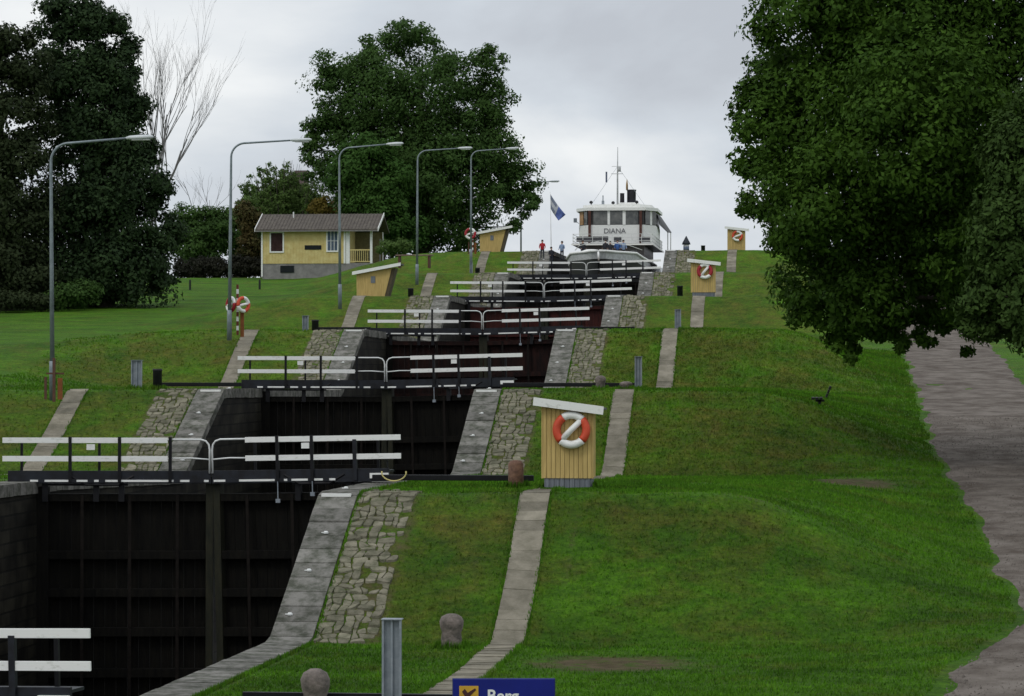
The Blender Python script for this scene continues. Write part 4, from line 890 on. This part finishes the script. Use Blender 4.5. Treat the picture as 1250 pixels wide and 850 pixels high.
# ------------------------------------------------------------------ the ship
def ship():
    dW = 262.0; Yw = YD(0, dW); D = 9.1            # main deck height
    t = empty('passenger_ship', (.55, Yw, 6.2), 'white passenger ship with black funnel at the top of the lock flight', 'ship')
    def pr(x, y, z): return (x, y, z - 6.2)
    # hull: sections from bow (y=-21) to stern (y=+11)
    def halfw(y, k): u = max(0, min(1, (y + 19.5) / 8.0)); ws = 3.35 * math.sin(u * math.pi / 2) ** .75; return max(.06, ws * (k if u < 1 else (1 - (1 - k) * .25)))
    yl = [-19.5, -19, -18, -16.5, -15, -13, -11.5, -8, 0, 6, 10, 11.2]
    lev = [(5.2, .55), (6.2, .78), (7.6, .9), (8.75, 1.0), (8.76, 1.0), (9.75, 1.03)]
    m = MB(); rows = []
    for y in yl:
        st = .55 if y > 11 else (.85 if y > 9 else 1)
        row = []
        for (z, k) in lev: row.append(pr(halfw(y, k) * st, y - (.35 * (z - 6) if y < -18 else 0), z + (.35 if (y < -14 and z > 8) else 0)))
        rows.append(row)
    nl = len(lev)
    for sgn in (1, -1):
        vv = [(sgn * p[0], p[1], p[2]) for r in rows for p in r]
        m.add(vv, [(j * nl + i, (j + 1) * nl + i, (j + 1) * nl + i + 1, j * nl + i + 1) for j in range(len(rows) - 1) for i in range(nl - 2)], 0)
    for f_i in range(len(m.f)): m.m[f_i] = 1 if (f_i % (nl - 2)) >= 3 else 0
    m.build('hull', [rubber, rubber], t, True)
    m = MB()
    for sgn in (1, -1):
        for j in range(len(yl) - 1):
            a, b = rows[j][4], rows[j + 1][4]; a2, b2 = rows[j][5], rows[j + 1][5]
            m.add([(sgn * (a[0] + .02), a[1], a[2]), (sgn * (b[0] + .02), b[1], b[2]), (sgn * (b2[0] + .02), b2[1], b2[2] - .35), (sgn * (a2[0] + .02), a2[1], a2[2] - .35)], [(0, 1, 2, 3)])
    m.build('bulwark', mat('bulwark_white', (.55, .56, .56), .5), t)
    for sgn in (1, -1):
        mm = MB(); mm.tube([(sgn * (r_[5][0] + .03), r_[5][1], r_[5][2] - .33) for r_ in rows[:-1]], .12, 6); mm.build('rubbing_rail', white, t, True)
    m = MB(); poly = [(rows[j][3][0] - .03, yl[j]) for j in range(len(yl))]; vv = [(x, y, D - 6.2 - .25) for x, y in poly] + [(-x, y, D - 6.2 - .25) for x, y in reversed(poly)]; m.add(vv, [tuple(range(len(vv)))]); m.build('main_deck', mat('deck_planks', (.20, .15, .10), .8), t)
    # lower saloon
    m = MB(); m.box(-2.9, 2.9, -4.2, 10, D - 6.2 - .24, 4.72); m.build('lower_saloon', mat('saloon_dark_panel', (.16, .15, .15), .5, .2, 2), t)
    for xx in (-2.2, -1.2, .9, 1.9):
        m = MB(); m.box(xx - .32, xx + .32, -4.25, -4.202, 3.2, 4.3); m.build('saloon_window', mat('saloon_glass', (.30, .31, .32), .3, .3, 2, col2=(.06, .06, .07)), t)
    # white gear cover on the foredeck
    m = MB(); m.lathe([(1.35, 0), (1.3, .45), (1.0, .8), (.4, .98), (.02, 1.0)], (-1.2, -13.6, D - 6.2 + .1), 16); m.build('skylight', white, t, True)
    m = MB(); m.lathe([(.25, 0), (.25, .7), (.35, .72), (.35, .85), (.2, .9)], (.6, -15.5, D - 6.2 - .24), 12); m.build('capstan', rubber, t, True)
    # upper deck slab + railing
    m = MB(); m.box(-3.6, 3.7, -5.4, 12.5, 4.725, 4.86); m.build('upper_deck', mat('deck_edge_dark', (.03, .032, .04), .5), t)
    m = MB(); m.box(-3.66, 3.76, -5.46, -5.405, 4.70, 4.84); m.box(3.72, 3.78, -5.40, 12.4, 4.70, 4.84); m.build('deck_edge', white, t)
    m = MB()
    for z in (5.1, 5.4, 5.72): m.tube([(-3.55, 12.3, z), (-3.55, -5.3, z), (3.65, -5.3, z), (3.65, 12.3, z)], .028, 6)
    for i in range(9): m.tube([(-3.5 + i * .89, -5.3, 4.86), (-3.5 + i * .89, -5.3, 5.74)], .03, 6)
    for i in range(12): m.tube([(3.65, -5.3 + i * 1.5, 4.86), (3.65, -5.3 + i * 1.5, 5.74)], .03, 6)
    m.build('railing', whiteM, t)
    for a_, b_ in ((.2, .9), (2.5, 3.5)): m = MB(); m.box(a_, b_, -5.25, -5.2, 5.0, 5.45); m.build('deck_screen', mat('deck_screen', (.08, .08, .09), .6), t)
    m = MB(); m.box(-2.5, 2.5, -12.6, -9.4, 2.70, 3.2); m.build('raised_foredeck', mat('deck_planks', (.20, .15, .10), .8), t)
    m = MB(); m.box(-3.2, -.3, -5.25, -5.2, 5.0, 5.5); m.build('deck_screen', mat('deck_screen', (.08, .08, .09), .6), t)
    # wheelhouse: faceted front
    plan = [(-3.55, 1.6), (-2.45, -.2), (-2.3, -.25), (2.35, -.25), (2.6, -.2), (3.6, 1.6), (3.6, 9), (-3.55, 9)]
    def ring(z0, z1, mt, nm, grow=0, kk=1.0):
        mm = MB(); n = len(plan); v0 = [(x * kk + (grow if x > 0 else -grow), y - grow if y < 5 else y + grow, z0) for x, y in plan]; v1 = [(x, y, z1) for x, y, _ in v0]
        mm.add(v0 + v1, [tuple(range(n)), tuple(range(n, 2 * n))] + [(i, (i + 1) % n, (i + 1) % n + n, i + n) for i in range(n)]); return mm.build(nm, mt, t)
    ring(4.862, 6.80, white, 'wheelhouse_wall'); ring(6.801, 8.12, mat('window_frame_dark', (.045, .04, .04), .5), 'window_band', -.04)
    # roof, slightly domed
    ring(8.121, 8.40, white, 'roof', .22); ring(8.401, 8.72, white, 'roof_crown', -.35)
    def pane(a, b, z0=6.86, z1=8.06, nm='window', mt=None):
        mm = MB(); A = Vector((*a, 0)); B = Vector((*b, 0)); u = (B - A).normalized(); nrm = Vector((u.y, -u.x, 0)); vs = []
        for z in (z0, z1):
            for q in (A + nrm * .0, B + nrm * .0, B + nrm * .05, A + nrm * .05): vs.append((q.x, q.y, z))
        mm.add(vs, [(3, 2, 1, 0), (4, 5, 6, 7), (0, 1, 5, 4), (1, 2, 6, 5), (2, 3, 7, 6), (3, 0, 4, 7)]); return mm.build(nm, mt or wheelglass, t)
    fy = -.22
    pane((-2.05, fy), (-.75, fy)); pane((-.5, fy), (.65, fy)); pane((.95, fy), (2.1, fy)); pane((2.72, .05), (3.1, .72)); pane((3.3, 1.1), (3.58, 1.55))
    pane((-3.45, 1.45), (-3.05, .8), mt=tanwood, nm='varnished_panel'); pane((-2.95, .62), (-2.62, .1))
    for x0_, x1_ in ((-.74, -.51), (.66, .94)): pane((x0_, fy - .03), (x1_, fy - .03), 6.81, 8.12, 'mullion', white)
    pane((3.12, .75), (3.28, 1.07), 6.81, 8.12, 'mullion', white)
    for i in range(5): mm = MB(); mm.box(3.565, 3.60, 2.2 + i * 1.3, 3.1 + i * 1.3, 7.0, 8.0); mm.build('side_window', wheelglass, t)
    for xx in (-2.42, 2.32): mm = MB(); mm.box(xx - .1, xx + .14, -.44, -.30, 4.0 if xx > 0 else 4.4, 8.12); mm.build('brown_pillar', brownwood, t)
    text_mesh('DIANA', .66, 'name_lettering', mat('name_grey', (.16, .16, .17), .6), t, (-1.1, -.30, 6.02))
    # aft awning sloping down on the starboard side
    mm = MB(); mm.add([(3.7, 3, 8.0), (3.7, 9.5, 8.0), (4.6, 11.5, 6.6), (4.4, 8, 6.5), (3.9, 4, 7.0)], [(0, 1, 2, 3, 4)]); mm.add([(3.66, 3, 7.96), (3.66, 9.5, 7.96), (4.56, 11.5, 6.56), (4.36, 8, 6.46), (3.86, 4, 6.96)], [(4, 3, 2, 1, 0)]); mm.build('side_awning', rubber, t)
    mm = MB(); mm.tube([(4.35, 9, 6.6), (4.35, 9, 4.8)], .05, 6); mm.tube([(4.5, 11.4, 6.6), (4.5, 11.4, 4.8)], .05, 6); mm.build('awning_post', whiteM, t)
    # life rafts & lamps on the roof
    for xx, zz in ((-2.35, 8.95), (-.3, 8.9), (1.9, 8.95)):
        mm = MB(); mm.tube([(xx, .8, 8.3), (xx, .8, zz)], .04, 6); mm.lathe([(.02, -.14), (.15, -.08), (.17, 0), (.13, .1), (.03, .16)], (xx, .8, zz), 10); mm.build('signal_lamp', rubber, t, True)
    mm = MB(); mm.tube([(-1.25, .9, 8.3), (-1.25, .9, 9.6)], .05, 6); mm.box(-1.37, -1.13, .8, 1.0, 8.55, 9.1); mm.build('horn', galv, t)
    mm = MB(); mm.box(-.1, 1.9, 3.0, 5.2, 8.3, 9.05, b=.05); mm.build('engine_casing', white, t)
    mm = MB(); mm.lathe([(.44, 8.9), (.42, 9.15), (.42, 10.2), (.46, 10.23), (.46, 10.3), (.36, 10.31)], (1.2, 4, 0), 18); mm.build('funnel', mat('funnel_black', (.012, .012, .018), .4), t, True)
    mm = MB(); mm.lathe([(.22, 8.9), (.20, 9.9), (.24, 9.95), (.15, 9.96)], (.35, 3.6, 0), 12); mm.build('ventilator', mat('funnel_black', (.012, .012, .018), .4), t, True)
    mm = MB(); mm.lathe([(.1, 10.3), (.1, 10.8), (.03, 11.3)], (.75, 4.4, 0), 10); mm.build('whistle', mat('brass', (.35, .22, .08), .4), t, True)
    mm = MB(); mm.tube([(0, 2.4, 8.3), (0, 2.4, 11.5), (.02, 2.4, 14.2)], [.10, .07, .025], 8); mm.tube([(-.6, 2.4, 11.7), (.5, 2.4, 11.7)], .03, 6); mm.tube([(-.55, 2.4, 12.4), (.35, 2.4, 12.4)], .02, 6); mm.box(.0, .3, 2.3, 2.5, 11.9, 12.35); mm.build('mast', mat('mast_grey', (.45, .46, .46), .5), t, True)
    for a, b in (((0, 2.4, 12.4), (-2.6, 1.2, 8.4)), ((0, 2.4, 12.4), (2.8, 1.6, 8.4))): mm = MB(); mm.tube([a, b], .012, 4); mm.build('stay', galv, t)
    mm = MB(); mm.box(-1.12, -.96, 2.35, 2.4, 10.9, 11.9); mm.build('pennant', mat('dull_pennant', (.12, .14, .2), .8), t)
    # side screen lamp left
    mm = MB(); mm.box(-4.0, -3.7, .9, 1.2, 7.1, 7.5, b=.03); mm.tube([(-3.8, 1.0, 7.2), (-3.5, 1.0, 7.0)], .03, 6); mm.build('navigation_light', galv, t)
    # forward rail on the bow
    mm = MB(); mm.tube([(-3.0, -9, 4.1), (-2.2, -14, 4.3), (0, -18.8, 4.5), (2.2, -14, 4.3), (3.0, -9, 4.1)], .03, 6); mm.build('bow_rail', whiteM, t)
ship()
# flag on the left quay
p = W(673, 304, 261); t = empty('flagpole', (p.x, p.y, 9.6), 'slender pole carrying a drooping blue and white flag left of the ship', 'flagpole')
m = MB(); m.tube([(0, 0, 0), (-.04, 0, 3), (-.1, 0, 6.4)], [.035, .03, .02], 8); m.build('pole', whiteM, t, True)
m = MB(); n = 10; rows = []
for i in range(n + 1):
    u = i / n
    for j in range(7):
        v = j / 6; x = -.08 + u * (1.4 - .65 * v) * (.8 + .2 * u); z = 6.2 - u * 1.9 - v * (1.3 - .75 * u); rows.append((x, .12 * math.sin(u * 7 + v * 3) * u, z))
m.add(rows, [(i * 7 + j, (i + 1) * 7 + j, (i + 1) * 7 + j + 1, i * 7 + j + 1) for i in range(n) for j in range(6)], 0)
for f_i in range(len(m.f)):
    i, j = divmod(f_i, 6); m.m[f_i] = 1 if i >= 6 else (2 if (j in (2, 3)) or i == 5 else 0)
fl = m.build('flag', [mat('flag_greyblue', (.20, .23, .30), .8), mat('flag_blue', (.13, .19, .50), .8), mat('flag_white', (.5, .52, .56), .8)], t, True)
sm = fl.modifiers.new('thick', 'SOLIDIFY'); sm.thickness = .01

# ------------------------------------------------------------------ people
def person(X, Y, z, label, top, legs, rz=0, arms=0, h=1.72, cap=None):
    s = h / 1.72
    J = [((0, 0, .95), .15), ((0, 0, 1.15), .155), ((0, 0, 1.36), .17), ((0, .0, 1.47), .065), ((0, -.01, 1.55), .075), ((0, -.015, 1.64), .095), ((0, -.01, 1.71), .06),
         ((.10, 0, .88), .095), ((.12, -.02, .5), .06), ((.13, .02, .10), .045), ((.14, -.12, .04), .035), ((-.10, 0, .88), .095), ((-.12, .03, .5), .06), ((-.13, .04, .10), .045), ((-.14, -.10, .04), .035),
         ((.20, 0, 1.38), .065), ((.27, -.02, 1.12), .048), ((.24, -.20 - arms, .98 + arms), .035), ((.22, -.26 - arms, .96 + arms), .03), ((-.20, 0, 1.38), .065), ((-.27, -.02, 1.12), .048), ((-.24, -.20, .98), .035), ((-.22, -.26, .96), .03)]
    E = [(0, 1), (1, 2), (2, 3), (3, 4), (4, 5), (5, 6), (0, 7), (7, 8), (8, 9), (9, 10), (0, 11), (11, 12), (12, 13), (13, 14), (2, 15), (15, 16), (16, 17), (17, 18), (2, 19), (19, 20), (20, 21), (21, 22)]
    me = bpy.data.meshes.new('p'); me.from_pydata([tuple(c * s for c in p) for p, _ in J], E, []); ob = bpy.data.objects.new('p', me); C.objects.link(ob)
    ob.modifiers.new('s', 'SKIN'); sub = ob.modifiers.new('u', 'SUBSURF'); sub.levels = 1; sub.render_levels = 1
    for i, (p, r) in enumerate(J): me.skin_vertices[0].data[i].radius = (r * s, r * s * (.8 if i < 3 else 1)); me.skin_vertices[0].data[i].use_root = (i == 0)
    dg = bpy.context.evaluated_depsgraph_get(); dg.update(); m2 = bpy.data.meshes.new_from_object(ob.evaluated_get(dg)); bpy.data.objects.remove(ob)
    m2.materials.clear()
    for q in (top, legs, skin): m2.materials.append(q)
    for f in m2.polygons:
        c = f.center / s; hand = c.y < -.215 and .85 < c.z < 1.3
        f.material_index = 2 if (c.z > 1.47 or hand) else (1 if c.z < .93 and abs(c.x) < .2 else 0); f.use_smooth = True
    o = bpy.data.objects.new('person', m2); C.objects.link(o); o.location = (X, Y, z); o.rotation_euler = (0, 0, rz); tag(o, label, 'person')
    m = MB(); m.lathe([(.10, 1.60), (.112, 1.66), (.10, 1.72), (.06, 1.765), (.01, 1.78)], (0, .02, 0), 12); m.v = [(a * s, b * s, c * s) for a, b, c in m.v]; m.build('hair', cap or hairm, o, True)
    return o
redj = mat('red_jacket', (.42, .02, .03), .8); bluej = mat('blue_jacket', (.05, .13, .36), .8); darkj = mat('dark_jacket', (.025, .027, .035), .8); jean = mat('dark_trousers', (.03, .035, .05), .8); palej = mat('pale_blue_shirt', (.25, .34, .5), .8)
def quay(px, heady, d, label, top, h=1.72, **k):
    p = W(px, heady, d); person(p.x, p.y, p.z - h, label, top, jean, h=h, **k)
quay(662, 293.5, 257.5, 'person in a bright red jacket standing left of the ship by the flagpole', redj)
quay(673, 302, 256.2, 'person in dark clothes beside the flagpole near the one in red', darkj, rz=.6)
quay(686, 295, 257.0, 'person in pale blue top standing between flagpole and ship', palej, rz=-.4)
def ondeck(x, y, label, top, rz=0, h=1.7):
    person(x + .55, YD(0, 262) + y - 4.7, 9.4, label, top, jean, rz, h=h)
ondeck(.95, -6.3, 'person in a mid blue jacket on the ship deck, left of two in blue', bluej); ondeck(1.45, -6.0, 'person in a pale blue shirt on the ship deck, right of two in blue', palej, .3)
ondeck(-.1, -6.5, 'person in dark clothes on the ship deck below the name', darkj, -.3); ondeck(-2.2, -5.6, 'person in dark clothes at the left side of the ship deck', darkj, .5); ondeck(.35, -6.9, 'shorter person in dark jacket among the group on the ship deck', darkj, .1, 1.55)
